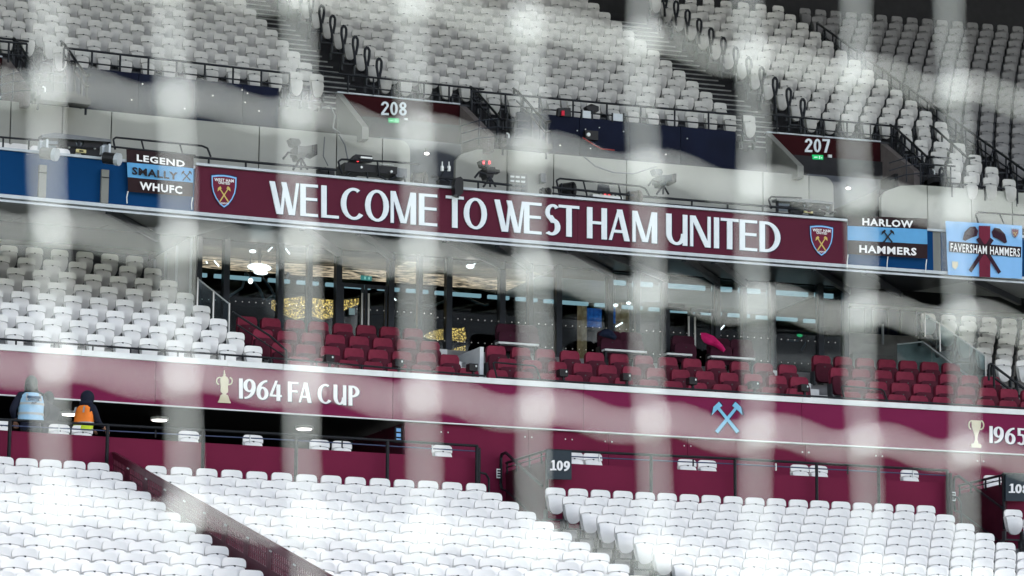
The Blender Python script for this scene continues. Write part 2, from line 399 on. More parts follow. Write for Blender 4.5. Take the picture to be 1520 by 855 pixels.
def emit_seats(alls, protos, nmax, name, stuffname, mats_, slabel):
    vis = [a for a in alls if visible(a[0], a[1], a[2] - .15)]
    vis.sort(key=lambda a: (W(a[0], a[1], a[2]) - CAM).length)
    ind = vis[:nmax]; ids = set(id(a) for a in ind)
    for a in ind: place_seat(name, protos, a[0], a[1], a[2], a[4], a[5], a[3])
    rest = [a[:4] for a in alls if id(a) not in ids and visible(a[0], a[1], a[2], 260)]
    if rest: join_seats(stuffname, protos, rest, mats_, slabel, None)
    return len(vis), len(ind)
nm_ = [a for a in mid_all if visible(a[0], a[1], a[2] - .2)]
for a in mid_all: 
    if visible(a[0], a[1], a[2] - .2, 60): place_seat('white_seat', P_MID, *a[:3], a[4], a[5], a[3])
print('mid', len(nm_)); print('low', emit_seats(low_all, P_LOW, 300 - len(nm_) - 14, 'white_seat', 'white_seat_rows', [WHITE, BRK], 'remaining white seats of the lower tier rows close under the claret wall'))
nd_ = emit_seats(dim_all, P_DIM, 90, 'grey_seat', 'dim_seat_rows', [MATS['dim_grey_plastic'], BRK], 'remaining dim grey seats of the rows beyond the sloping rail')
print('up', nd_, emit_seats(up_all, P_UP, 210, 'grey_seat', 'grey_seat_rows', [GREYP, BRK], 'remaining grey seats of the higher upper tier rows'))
# seats on the wheelchair platform, tops showing over the claret wall
for x, y, wh in [(0, 622, 'at the left edge of the frame'), (87, 630, 'left of the orange vest'), (121, 632, 'under the orange vest'), (279, 640, 'alone, right of the stair barrier post'), (374, 646, 'in front of the dark concourse'), (473, 653, 'left one of the close pair by the dark opening'), (506, 655, 'right one of the close pair by the dark opening'), (655, 661, 'alone before the claret back wall'), (850, 671.5, 'half hidden behind sign 109'), (878, 673, 'just right of sign 109'), (1018, 682, 'left one of the middle pair'), (1048, 683.5, 'right one of the middle pair'), (1185, 690, 'left of the rail post in the far pair'), (1213, 691.5, 'right of the rail post in the far pair'), (1348, 698, 'alone left of the passage rail'), (1471, 706, 'left of sign 108')]:
    s, z = U(x, y, -.75); place_seat('white_seat', P_LOW, s, -.75, z, 'white seat back over claret wall, ' + wh, 'white seats on the platform')
# ------------------------------------------------------------------ terraces
b = MB()
for i in range(16):
    t, z = LOW(i); b.box(-10, 60, t + .10, t + .9 + .0 if i else -1.25, z - .80 - .6, z - .745, 2)
struct('lower_terrace', b, CONC)
b = MB()
for i in range(-1, 10):
    t, z = MIDR(i)
    if i < 0: b.box(-10, 60, .17, .80, 9.25, z - .74, 2); continue
    for sa, sb in ((-10, 17.05), (31.75, 60)) if i > 4 else ((-10, 60),):
        b.box(sa, sb, t + .12, t + .92, max(9.25, z - 1.3), z - .745, 2)
struct('middle_terrace', b, CONC)
b = MB()
for i in range(-5, 16):
    t, z = UPR(i)
    if i < 0: b.box(32.3, 60, t + .12, t + .92, z - 1.4, z - .76, 2)
    elif i < 1: b.box(13.3, 60, t + .12, t + .92, z - 1.4, z - .76, 2)
    else: b.box(-10, 60, t + .12, t + .92, z - 1.4, z - .76, 2)
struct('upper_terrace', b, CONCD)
def stairs(name, label, sa, sb, rows, fn, m, nose, h0=.76):
    g_ = thing(name, label, 'stairs', (sa + sb) / 2, fn(rows[0])[0], fn(rows[0])[1] - h0)
    for i in rows:
        t, z = fn(i); r_ = abs(fn(1)[1] - fn(0)[1]); d = abs(fn(1)[0] - fn(0)[0])
        for k in (0, 1):
            zt = z - h0 - r_ + r_ * .5 * (k + 1); tt = t - .28 + d * .5 * k
            o = MB(); o.box(sa, sb, tt, tt + .44, zt - .3, zt - .03); o.mi = 1; o.box(sa + .02, sb - .02, tt - .012, tt + .06, zt - .03, zt); o.build('step', [m, nose], g_)
    return g_
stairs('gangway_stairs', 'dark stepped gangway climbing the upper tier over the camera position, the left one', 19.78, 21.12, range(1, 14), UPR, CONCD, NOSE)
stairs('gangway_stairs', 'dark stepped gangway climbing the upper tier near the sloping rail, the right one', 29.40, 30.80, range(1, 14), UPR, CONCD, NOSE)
stairs('gangway_stairs', 'concrete stepped gangway between the two white lower blocks beside sign 109', 20.45, 21.58, range(0, 14), lambda i: LOW(i), CONC, NOSE, .80)
# ------------------------------------------------------------------ lettering and emblems (photo pixels mapped on their own plane)
def ring(cx, cy, rx, ry, wv, wh, a0, a1, n=22):
    o_, i_ = [], []
    for k in range(n + 1):
        a = math.radians(a0 + (a1 - a0) * k / n); c, s = math.cos(a), math.sin(a)
        o_.append((cx + rx * c, cy + ry * s)); i_.append((cx + (rx - wv) * c, cy + (ry - wh) * s))
    return [[o_[k], o_[k + 1], i_[k + 1], i_[k]] for k in range(n)]
def rect(a, b, c, d): return [(a, b), (c, b), (c, d), (a, d)]
def slant(x0, y0, x1, y1, w): return [(x0, y0), (x0 + w, y0), (x1 + w, y1), (x1, y1)]
def glyph(ch, w, h, V, H):
    """polygons in a box w by h, y down, with thick stems V and thin strokes H"""
    if ch == 'W':
        q = w * .26
        return [slant(0, 0, q - V * .1, h, V), slant(q + V * .55, h, w * .5 - H * .3, h * .04, H), slant(w * .40, 0, w * .40 + q, h, V * .95), slant(w * .40 + q + V * .55, h, w - H, 0, H)]
    if ch == 'E': return [rect(0, 0, V, h), rect(V, 0, w, H), rect(V, h * .42, w * .96, h * .42 + H), rect(V, h - H, w, h)]
    if ch == 'F': return [rect(0, 0, V, h), rect(V, 0, w, H), rect(V, h * .42, w * .9, h * .42 + H)]
    if ch == 'L': return [rect(0, 0, V, h), rect(V, h - H, w, h)]
    if ch == 'C': return ring(w * .56, h / 2, w * .56, h / 2, V, H, 42, 300)
    if ch == 'O': return ring(w / 2, h / 2, w / 2, h / 2, V, H, 0, 360)
    if ch == '0': return ring(w / 2, h / 2, w / 2, h / 2, V, H, 0, 360)
    if ch == 'M': return [rect(0, h * .0, H * 1.1, h), slant(0, 0, w * .40, h * .98, V * .9), slant(w * .40 + V * .5, h * .98, w - V, 0, H), rect(w - V, 0, w, h)]
    if ch == 'T': return [rect(0, 0, w, H), rect(w / 2 - V / 2, H, w / 2 + V / 2, h)]
    if ch == 'S': return ring(w * .52, h * .27, w * .42, h * .27, V * .8, H, 95, 320) + [slant(w * .12, h * .36, w * .42, h * .60, V * 1.25)] + ring(w * .44, h * .72, w * .5, h * .28, V, H, -80, 130)
    if ch == 'H': return [rect(0, 0, V, h), rect(w - V, 0, w, h), rect(V, h * .44, w - V, h * .44 + H)]
    if ch == 'A': return [slant(w * .42, 0, 0, h, H), slant(w * .38, 0, w - V, h, V), rect(w * .22, h * .66, w * .80, h * .66 + H)]
    if ch == 'U': return [rect(0, 0, V, h * .62), rect(w - V * .85, 0, w, h)] + ring(w * .48, h * .62, w * .48, h * .38, V, H, 0, 180)
    if ch == 'N': return [rect(0, 0, H * 1.1, h), slant(0, 0, w - V, h, V), rect(w - H * 1.1, 0, w, h)]
    if ch in 'I1': return [rect(0, 0, w, h)]
    if ch == 'D': return [rect(0, 0, V, h)] + ring(w * .3, h / 2, w * .7, h / 2, V, H, -90, 90) + [rect(V, 0, w * .32, H), rect(V, h - H, w * .32, h)]
    if ch == 'P': return [rect(0, 0, V, h)] + ring(w * .35, h * .29, w * .65, h * .29, V, H, -90, 90) + [rect(V, 0, w * .37, H), rect(V, h * .58 - H, w * .37, h * .58)]
    if ch == '9': return ring(w / 2, h * .33, w / 2, h * .33, V, H, 0, 360) + ring(w * .08, h * .40, w * .92, h * .60, V, H, -5, 88)
    if ch == '6': return ring(w / 2, h * .67, w / 2, h * .33, V, H, 0, 360) + ring(w * .92, h * .60, w * .92, h * .60, V, H, 175, 268)
    if ch == '4': return [rect(w * .56, h * .18, w * .56 + V, h), slant(w * .46, 0, 0, h * .70, H * 1.3), rect(0, h * .70, w, h * .70 + H)]
    if ch == '5': return [rect(w * .08, 0, w * .9, H), rect(w * .06, 0, w * .06 + V * .8, h * .45), ] + ring(w * .42, h * .67, w * .55, h * .33, V, H, -115, 140)
    if ch == '2': return ring(w * .5, h * .28, w * .5, h * .28, V, H, 180, 380) + [slant(w - V * 1.2, h * .36, 0, h - H, V * 1.15), rect(0, h - H, w, h)]
    if ch == '7': return [rect(0, 0, w, H), slant(w - V * 1.1, H, w * .22, h, V * 1.1)]
    if ch == '8': return ring(w / 2, h * .26, w * .46, h * .26, V, H, 0, 360) + ring(w / 2, h * .73, w * .5, h * .27, V, H, 0, 360)
    return []
def put(polys, t, d, name, m, parent, nudge=True):
    b = MB()
    for i, p in enumerate(polys): b.prism(pxpoly(p, t), t - (i % 7) * .0006, d)
    return b.build(name, m, parent)
def letters(txt, xs, top, bot, V, H, t, m, parent, d=.02, outline=None):
    """xs: list of (x0,x1) per letter; top, bot: functions y(x)"""
    for ch, (a, b_) in zip(txt, xs):
        y0 = top((a + b_) / 2); sl_ = (top(b_) - top(a)) / (b_ - a); h = bot((a + b_) / 2) - y0
        ps = [[(a + x, y0 + y + sl_ * (a + x - (a + b_) / 2)) for x, y in p] for p in glyph(ch, b_ - a, h, V, H)]
        if outline: put([[(x + .9, y + .9) for x, y in p] for p in ps], t + .006, d - .008, 'letter_shadow', outline, parent)
        put(ps, t, d, 'letter', m, parent)
def fonttext(txt, bold=.0):
    cu = bpy.data.curves.new('t', 'FONT'); cu.body = txt; cu.offset = bold; cu.space_character = 1.12; cu.resolution_u = 2
    o = bpy.data.objects.new('t', cu); COL.objects.link(o); bpy.context.view_layer.update()
    me = o.evaluated_get(bpy.context.evaluated_depsgraph_get()).to_mesh()
    vs = [(v.co.x, v.co.y) for v in me.vertices]; fs = [tuple(p.vertices) for p in me.polygons]
    bpy.data.objects.remove(o, do_unlink=True); bpy.data.curves.remove(cu)
    x0 = min(v[0] for v in vs); x1 = max(v[0] for v in vs); y0 = min(v[1] for v in vs); y1 = max(v[1] for v in vs)
    return [((x - x0) / (x1 - x0), (y1 - y) / (y1 - y0)) for x, y in vs], fs
def print_text(txt, x0, x1, yt0, yt1, h, t, m, parent, bold=.02, name='lettering', tf=None):
    """flat print: top edge runs from (x0,yt0) to (x1,yt1), height h px"""
    vs, fs = fonttext(txt, bold); b = MB(); P_ = []
    for u, v in vs:
        s, z = U(x0 + (x1 - x0) * u, yt0 + (yt1 - yt0) * u + h * v, t); P_.append((s, (t + (tf(s, z) if tf else 0)), z))
    b.add(P_, fs); return b.build(name, m, parent)
def hammer(cx, cy, L, ang, wd, sgn=1):
    """hammer with head at top, centre (cx,cy), y down; ang degrees from vertical"""
    a = math.radians(ang); ux, uy = math.sin(a), -math.cos(a); nx, ny = -uy * -1, ux * -1
    nx, ny = -uy, ux
    P_ = lambda al, ac: (cx + ux * al + nx * ac, cy + uy * al + ny * ac)
    h = L / 2
    handle = [P_(-h, -wd / 2 * 1.35), P_(-h, wd / 2 * 1.35), P_(h * .86, wd / 2), P_(h * .86, -wd / 2)]
    k = sgn
    head = [P_(h * .80, -k * wd * 1.7), P_(h * .80, k * wd * 1.1), P_(h * .76, k * wd * 3.5), P_(h * 1.07, k * wd * 1.2), P_(h * 1.10, -k * wd * 1.7)]
    return [handle, head]
def crest(cx, top, w_, h_, sl_, t, parent, texts=True):
    def sh(k, dx=0, dy=0):
        pts = [(-.5, .0), (-.25, -.035), (0, -.05), (.25, -.035), (.5, .0), (.49, .30), (.44, .52), (.33, .72), (.17, .90), (0, 1.0), (-.17, .90), (-.33, .72), (-.44, .52), (-.49, .30)]
        return [(cx + x * w_ * k, top + h_ * .46 + (y - .46) * h_ * k + sl_ * x * w_ * k) for x, y in pts]
    parent = put([sh(1.06)], t, .01, 'crest', OUTN, parent); put([sh(1.0)], t - .004, .012, 'crest_border', SKYL, parent)
    put([sh(.90)], t - .008, .012, 'crest_field', CLARET, parent)
    cy = top + h_ * .60; L = h_ * .56
    put(hammer(cx, cy, L, 33, w_ * .040, 1) + hammer(cx, cy, L, -33, w_ * .040, -1), t - .012, .004, 'crossed_hammers', GOLD, parent)
    if texts:
        print_text('WEST HAM', cx - w_ * .39, cx + w_ * .39, top + h_ * .065 - sl_ * w_ * .3, top + h_ * .065 + sl_ * w_ * .5, h_ * .10, t - .014, LETTB, parent, .03)
        print_text('UNITED', cx - w_ * .22, cx + w_ * .24, top + h_ * .175 - sl_ * w_ * .2, top + h_ * .175 + sl_ * w_ * .3, h_ * .075, t - .014, LETTB, parent, .03)
        print_text('LONDON', cx - w_ * .16, cx + w_ * .17, top + h_ * .83, top + h_ * .84, h_ * .055, t - .014, LETTB, parent, .03)
lin = lambda x0, y0, x1, y1: (lambda x: y0 + (y1 - y0) * (x - x0) / (x1 - x0))
SA, SB = 4, 42                                             # how far the long structures run
# ------------------------------------------------------------------ mid fascia
fa = thing('balcony_fascia', 'long claret balcony fascia reading 1964 FA CUP under the maroon seats', 'fascia', 22, 0, 9.1)
edges = [SA] + [U(x, 600, 0)[0] for x in (230, 583, 866, 1190)] + [35.5, SB]
for a, c in zip(edges, edges[1:]): MB().box(a + .006, c - .006, 0, .05, 9.13, 9.93).build('panel', FASC, fa)
MB().box(SA, SB, -.02, .04, 9.105, 9.128).build('bottom_trim', CAPW, fa)
e2 = [SA] + [U(x, 520, 0)[0] for x in (120, 338, 420, 583, 866, 1190, 1425)] + [SB]
for a, c in zip(e2, e2[1:]): MB().box(a + .004, c - .004, -.03, .24, 9.932, 10.04).build('coping', CAPW, fa)
tp = lin(357, 561.6, 525, 572.6); bt = lin(357, 591.5, 525, 602.2)
letters('1964FACUP', [(355, 360.5), (361.3, 379.5), (381, 398.6), (400.6, 418.4), (427.6, 443), (443.5, 462.6), (471.6, 492.3), (495.2, 514), (517.5, 533.6)], tp, bt, 5.6, 2.9, -.02, LETTB, fa, .018, OUTN)
tp2 = lin(1471, 632.5, 1520, 636); bt2 = lin(1471, 657.5, 1520, 661)
letters('1965', [(1469, 1473.6), (1474.8, 1490), (1492, 1507.5), (1510, 1524)], tp2, bt2, 5.0, 2.6, -.02, LETTB, fa, .018, OUTN)
def cup(cx, y0, y1, prof, handles, name):
    h = y1 - y0; L_ = [(cx - w2, y0 + v * h + .06 * -w2) for v, w2 in prof]; R_ = [(cx + w2, y0 + v * h + .06 * w2) for v, w2 in prof]
    put([L_ + R_[::-1]], -.02, .018, name, PALEG, fa)
    for sg in (-1, 1):
        put([[(x, y) for x, y in q] for q in ring(cx + sg * handles[0], y0 + handles[1] * h, handles[2], handles[3] * h, 1.6, 1.9, -75 if sg > 0 else 105, 110 if sg > 0 else 290, 10)], -.02, .016, name + '_handle', PALEG, fa)
cup(333.2, 549.5, 598, [(0, .4), (.08, .9), (.12, 1.0), (.14, 2.2), (.17, 1.2), (.22, 5.0), (.29, 6.2), (.36, 6.2), (.50, 5.2), (.62, 5.6), (.68, 5.0), (.705, 3.0), (.74, 2.6), (.755, 4.8), (.80, 6.0), (.93, 8.0), (.965, 9.4), (1, 9.4)], (7.0, .33, 5.4, .13), 'cup_emblem')
cup(1449.3, 624, 664.5, [(0, 7.4), (.04, 7.0), (.25, 6.3), (.42, 4.0), (.55, 2.2), (.70, 1.5), (.78, 2.8), (.84, 3.2), (.86, 6.8), (.93, 7.6), (1, 7.4)], (6.8, .17, 5.0, .18), 'cup_emblem')
cx, cy = 1079.5, 622
put(hammer(cx + .5, cy + .6, 51.5, 39, 4.9, 1) + hammer(cx + .5, cy + .6, 51.5, -39, 4.9, -1), -.012, .010, 'emblem_outline', OUTN, fa)
put(hammer(cx, cy, 50, 39, 3.9, 1) + hammer(cx, cy, 50, -39, 3.9, -1), -.02, .018, 'crossed_hammers', mat('pale_blue_print', (.20, .50, .72), .7, var=.1), fa)
# front rail above the fascia
def rail(name, label, pts, posts, r=.018, drop=.3, m=BLACK, second=None, cat='railing', group=None, pr=None):
    o = thing(name, label, cat, pts[0][0], pts[0][1], pts[0][2] - drop, group)
    MB().path(pts, r, 8, 1.2).build('top_rail', m, o)
    if second: MB().path([(a, b, c - second) for a, b, c in pts], r * .7, 6, 1.2).build('lower_rail', m, o)
    for p in posts: MB().bar((p[0], p[1], p[2] - drop), p, pr or r * .9, 6).build('post', m, o)
    return o
def raily(x0, y0, x1, y1, t):    # straight rail through two photo points on plane t
    a = U(x0, y0, t); b = U(x1, y1, t); return a, b
def rail_px(name, label, pts, postx, t, drop, **k):
    P_ = [(U(x, y, t)[0], t, U(x, y, t)[1]) for x, y in pts]
    z_at = lambda s: next((p[2] + (q[2] - p[2]) * (s - p[0]) / (q[0] - p[0]) for p, q in zip(P_, P_[1:]) if p[0] <= s <= q[0] + 1e-6), P_[-1][2])
    ps = []
    for x in postx:
        y = next((p[1] + (q[1] - p[1]) * (x - p[0]) / (q[0] - p[0]) for p, q in zip(pts, pts[1:]) if p[0] <= x <= q[0]), pts[-1][1])
        s = U(x, y, t)[0]; ps.append((s, t, z_at(s)))
    return rail(name, label, P_, ps, drop=drop, **k)
rail_px('guard_rail', 'thin dark guard rail along the fascia in front of the white seats', [(-40, 500), (0, 503), (400, 531)], (24, 81, 138, 194, 264, 334), .05, .12, r=.02)
rail_px('guard_rail', 'thin dark guard rail in front of the maroon seats left of the white steps', [(400, 531), (720, 558)], (402, 470, 537, 604, 671), .05, .15, r=.02)
rail_px('guard_rail', 'thin dark guard rail in front of the centre maroon seats', [(738, 560), (1205, 588)], (760, 868, 932, 1062, 1165), .05, .15, r=.02)
rail_px('guard_rail', 'thin dark guard rail in front of the right maroon seats', [(1205, 588), (1540, 607)], (1250, 1316, 1370, 1440, 1500), .05, .14, r=.02)
for (xa, xb, yy, lab) in ((732, 798, 538, 'raised hoop rail at the head of the white steps'), (1249, 1314, 573, 'raised hoop rail at the head of the right steps')):
    o = thing('hoop_rail', lab, 'railing', *[U(xa, yy, .05)[0], .05, 9.95])
    P_ = [(U(x, y, .05)[0], .05, U(x, y, .05)[1]) for x, y in ((xa + 6, yy + 24), (xa, yy + 1), (xa + 3, yy), (xb - 6, yy + 5), (xb - 2, yy + 8), (xb + 6, yy + 30))]
    MB().path(P_, .018, 8).build('hoop', BLACK, o)
# ------------------------------------------------------------------ lower wall, platform, concourse opening
def fx(x, y, t): return U(x, y, t)[0]
TW = -1.9; WT_, WB_ = U(760, 683.5, TW)[1], 6.6
s_gap0, s_gap1 = fx(708, 690, TW), fx(809, 700, TW)
s_gap2, s_gap3 = fx(1407, 730, TW), fx(1489, 740, TW)
fwl = thing('claret_front_wall', 'claret front wall behind the top row of white seats', 'wall', 20, TW, 6.6)
for a, c in ((SA, fx(300, 660, TW)), (fx(300, 660, TW), fx(575, 670, TW)), (fx(575, 670, TW), s_gap0), (s_gap1, fx(966, 690, TW)), (fx(966, 690, TW), fx(1212, 700, TW)), (fx(1212, 700, TW), s_gap2), (s_gap3, SB)):
    MB().box(a + .006, c - .006, TW, TW + .08, WB_, WT_).build('panel', FRONT, fwl)
struct('platform', MB().box(SA, s_gap0, TW + .1, .05, 7.45, 7.55).box(s_gap1, s_gap2, TW + .1, .05, 7.45, 7.55).box(s_gap3, SB, TW + .1, .05, 7.45, 7.55).box(SA, SB, .14, .35, 7.0, 7.55), CONC)
so0 = fx(597, 645, .2)
bw = thing('claret_back_wall', 'claret back wall under the fascia right of the dark concourse opening', 'wall', 30, .2, 7.5)
ed = [so0] + [fx(x, 660, .2) for x in (780, 899, 1016, 1191, 1300, 1450)] + [SB]
for a, c in zip(ed, ed[1:]):
    MB().box(a + .004, c - .004, .055, .14, 6.6, 9.10).build('panel', FRONT, bw)
b = MB()
for a in ed[1:-1] + [fx(656, 633, .2), fx(840, 645, .2)]:
    for d in (-.07, .07): b.ell((a + d, .05, 8.95), .014, .012, .014, 6, 4)
b.build('bolt', CAPW, bw)['kind'] = 'stuff'
b = MB().box(so0 - .01, so0 + .03, .14, 3.0, 7.5, 9.09).box(so0, SB, .16, .2, 7.5, 9.09); b.build('reveal', DMAR, bw)
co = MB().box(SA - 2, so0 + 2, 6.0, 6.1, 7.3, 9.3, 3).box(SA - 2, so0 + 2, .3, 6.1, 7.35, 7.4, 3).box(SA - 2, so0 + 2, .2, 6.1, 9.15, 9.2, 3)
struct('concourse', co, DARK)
kz = thing('kiosk_shutter', 'dim closed kiosk shutter deep in the dark concourse', 'kiosk', fx(335, 622, 4), 4, 7.5)
for k in range(7): MB().box(fx(305, 622, 4), fx(368, 622, 4), 4, 4.05, 8.25 + k * .1, 8.335 + k * .1).build('slat', mat('grey_slat', (.07, .07, .07), .6), kz)
for x, y, l in ((104, 596, 'between the two stewards'), (237, 609, 'right of the orange vest'), (452, 621.5, 'under the words FA CUP'), (577, 630, 'nearest the claret wall')):
    s, z = U(x, y, 1.8); o = thing('ceiling_lamp', 'flat round lamp glowing in the concourse ceiling ' + l, 'lamp', s, 1.8, 9.1)
    MB().bar((s, 1.8, 9.10), (s, 1.8, 9.15), .17, 14).build('housing', CAPW, o); MB().bar((s, 1.8, 9.085), (s, 1.8, 9.1), .14, 14).build('diffuser', LAMP if x < 700 else CAPW, o)
o = thing('pictogram_poster', 'dark poster with three blue pictograms at the concourse corner', 'poster', fx(591, 645, .15), .15, 8.2)
put([[(586, 633), (597, 634), (597, 658), (586, 657)]], .13, .03, 'board', INK, o)
for k in range(3): put([[(588.5, 635.5 + 7.5 * k), (595, 636 + 7.5 * k), (595, 641 + 7.5 * k), (588.5, 640.5 + 7.5 * k)]], .12, .008, 'pictogram', SKYL, o)
# rails in front of the wall
def wall_rail(lbl, pts, posts):
    o = rail_px('platform_rail', lbl, pts, posts, TW - .12, 1.1, r=.026, pr=.034)
    P_ = [(U(x, y, TW - .08)[0], TW - .08, U(x, y, TW - .08)[1] - .10) for x, y in pts]
    MB().path(P_, .012, 6, 1.2).build('mid_rail', mat('blue_grey_metal', (.05, .07, .14), .4, .3), o)
    for k in range(len(posts) - 1):
        x = (posts[k] + posts[k + 1]) / 2; y = pts[0][1] + (pts[-1][1] - pts[0][1]) * (x - pts[0][0]) / (pts[-1][0] - pts[0][0])
        s, z = U(x, y, TW - .08); MB().box(s - .01, s + .01, TW - .1, TW - .07, z - .17, z - .03).build('bracket', CAPW if k % 2 == 0 else BLACK, o)
wall_rail('black platform rail on the claret wall behind the left white seats', [(-30, 621), (160, 631), (440, 645.5), (709, 662)], (15, 160, 302, 440, 575.5, 708))
wall_rail('black platform rail between signs 109 and 108', [(812, 668), (1090, 681), (1407, 698.5)], (812, 966.5, 1091, 1212, 1304, 1406))
rail_px('platform_rail', 'short black platform rail behind sign 108', [(1489, 703), (1560, 706)], (1489,), TW - .12, 1.1, r=.026, pr=.034)
# gangway mouths: side wall, rails, little notice
for (xa, ya, lbl, nx, ny, n2) in ((809, 668, 'by sign 109', 734, 663, 0), (1489, 703, 'by sign 108', 1412, 696, 1)):
    sg = fx(xa, ya, TW); side = 'in the middle of the claret wall' if n2 == 0 else 'at the right edge'
    o = thing('passage_wall', 'dark claret side wall of the stepped passage ' + side, 'wall', sg, -.5, 6.6)
    MB().box(sg - .02, sg + .05, TW - .05, .05, 5.9, 8.25).build('wall_panel', DMAR, o)
    MB().path([(sg - .03, TW - .12, 8.42), (sg - .03, .0, 8.42)], .026).build('top_rail', BLACK, o); MB().path([(sg - .03, TW - .12, 8.33), (sg - .03, .0, 8.33)], .012).build('mid_rail', BLACK, o)
    for tt in (-1.8, -1.2, -.55, -.05): MB().bar((sg - .03, tt, 8.2), (sg - .03, tt, 8.42), .02).build('post', BLACK, o)
    h_ = thing('handrail', 'looped black handrail sloping down the passage ' + side, 'handrail', sg - .12, -.5, 7.6)
    q = sg - .12
    MB().path([(q - .02, -.05, 7.9), (q - .02, .0, 8.0), (q - .02, .0, 8.52), (q - .02, -.05, 8.58), (q - .02, -.25, 8.58), (q - .02, -2.1, 7.75)], .03).build('upper_rail', BLACK, h_)
    MB().path([(q - .02, -.05, 7.9), (q - .02, -.25, 7.86), (q - .02, -2.1, 7.05)], .02).build('lower_rail', BLACK, h_)
    n_ = thing('small_notice', 'small pale notice of dark lines in the passage ' + side, 'notice', sg - .05, 0, 7.9)
    s0, z0 = (U(740, 703, .0) if n2 == 0 else U(1415, 737, -.9)); tt = .0 if n2 == 0 else -.9
    MB().box(s0 - .045, s0 + .045, tt - .02, tt, z0 - .09, z0 + .09).build('board', CAPW, n_)
    for k in range(3): MB().box(s0 - .03, s0 + .03, tt - .026, tt - .02, z0 - .065 + .05 * k, z0 - .035 + .05 * k).build('print_line', INK, n_)
    sl0 = fx(708 if n2 == 0 else 1407, 690, TW)
    e_ = thing('gate_post', 'black end post with bent grab rail, ' + ('beside sign 109' if n2 == 0 else 'near sign 108'), 'railing', sl0, TW - .1, 7)
    MB().bar((sl0, TW - .1, 7.0), (sl0, TW - .1, 8.4), .035).build('post', BLACK, e_); MB().path([(sl0 + .02, TW - .1, 7.95), (sl0 + .12, TW - .15, 7.92), (sl0 + .14, TW - .25, 7.82), (sl0 + .14, TW - .27, 7.1)], .022).build('grab_rail', BLACK, e_)
def board(lbl, x0, x1, y0, y1, txt, tx0, tx1, ty0, ty1, t=-2.1):
    o = thing('block_sign', lbl, 'sign', fx(x0, y1, t), t, U(x0, y1, t)[1])
    put([[(x0, y0), (x1, y0 + .9), (x1, y1 + .9), (x0, y1)]], t, .05, 'board', mat('slate_board', (.018, .03, .042), .5), o)
    n = len(txt); w_ = (tx1 - tx0) / n
    for k, ch in enumerate(txt):
        a = tx0 + k * w_ + .5; c = tx0 + (k + 1) * w_ - .5
        ps = [rect(w_ * .42, 0, w_ * .72, ty1 - ty0), slant(w_ * .42, 0, w_ * .16, (ty1 - ty0) * .2, w_ * .3), rect(w_ * .1, (ty1 - ty0) * .84, w_ * .98, ty1 - ty0)] if ch == '1' else glyph(ch, c - a, ty1 - ty0, 3.3, 2.7)
        put([[(a + x, ty0 + y + (a - tx0) * .06) for x, y in p] for p in ps], t - .012, .010, 'numeral', LETTB, o)
board('dark slate sign reading 109 at the mouth of the middle passage', 811.5, 848.5, 668, 711, '109', 815.5, 846.5, 683, 698)
board('cropped dark slate sign reading 108 at the right edge', 1493, 1530, 704, 743.5, '108', 1496, 1528, 718, 731.5)
# ------------------------------------------------------------------ perforated stair barrier
def find_t(px, s):                     # depth t on plane s where the picture column is px
    a, b = -14.0, 2.0
    f_ = lambda t: PX(s, t, 7.5)[0] - px
    for _ in range(50):
        m_ = (a + b) / 2
        if f_(m_) > 0: a = m_
        else: b = m_
    return (a + b) / 2
def zat(py, s, t):
    a, b = 0.0, 30.0
    for _ in range(50):
        m_ = (a + b) / 2
        if PX(s, t, m_)[1] > py: a = m_
        else: b = m_
    return (a + b) / 2
sB = 13.46; ba = thing('stair_barrier', 'perforated claret metal barrier sloping down between the left white blocks', 'barrier', sB, -6, 4)
tA, tC = find_t(163, sB), find_t(470, sB); zA, zC = zat(669.5, sB, tA), zat(842, sB, tC)
slope = (zC - zA) / (tC - tA); PERF = mat('claret_metal', (.10, .018, .035), .35, .4, var=.12)
ztop = lambda t: zA + slope * (t - tA)
t_ = tA; k = 0
while t_ > -14:
    t2 = t_ - 1.05
    b = MB(); H_ = .60
    def strip(a0, a1, h0, h1): b.add([(sB - .012, a0, ztop(a0) - h0), (sB + .012, a0, ztop(a0) - h0), (sB + .012, a1, ztop(a1) - h0), (sB - .012, a1, ztop(a1) - h0), (sB - .012, a0, ztop(a0) - h1), (sB + .012, a0, ztop(a0) - h1), (sB + .012, a1, ztop(a1) - h1), (sB - .012, a1, ztop(a1) - h1)], [(0, 1, 2, 3), (7, 6, 5, 4), (0, 4, 5, 1), (1, 5, 6, 2), (2, 6, 7, 3), (3, 7, 4, 0)])
    e0, e1 = t_ - .005, t2 + .005
    strip(e0, e1, 0, .10); strip(e0, e1, .40, 1.1); strip(e0, e0 - .10, .10, .40); strip(e1 + .10, e1, .10, .40)
    n = 9
    for j in range(n):                 # leaning bars with slots between them
        a0 = e0 - .10 - (e0 - e1 - .2) * j / n; wd = (e0 - e1 - .2) / n * .5
        b.add([(sB - .008, a0, ztop(a0) - .10), (sB - .008, a0 - wd, ztop(a0 - wd) - .10), (sB - .008, a0 - wd - .03, ztop(a0 - wd) - .40), (sB - .008, a0 - .03, ztop(a0) - .40),
               (sB + .008, a0, ztop(a0) - .10), (sB + .008, a0 - wd, ztop(a0 - wd) - .10), (sB + .008, a0 - wd - .03, ztop(a0 - wd) - .40), (sB + .008, a0 - .03, ztop(a0) - .40)], [(0, 1, 2, 3), (7, 6, 5, 4), (0, 4, 5, 1), (1, 5, 6, 2), (2, 6, 7, 3), (3, 7, 4, 0)])
    for j in range(2): strip(e0 - .1, e1 + .1, .19 + .10 * j, .205 + .10 * j)
    b.build('perforated_panel', PERF, ba)
    c = MB()
    for tt in (e0 - .04, e0 - .10): c.bar((sB - .03, tt, ztop(tt) - .12), (sB - .012, tt, ztop(tt) - .12), .014)
    c.build('bolt', CAPW, ba); t_ = t2
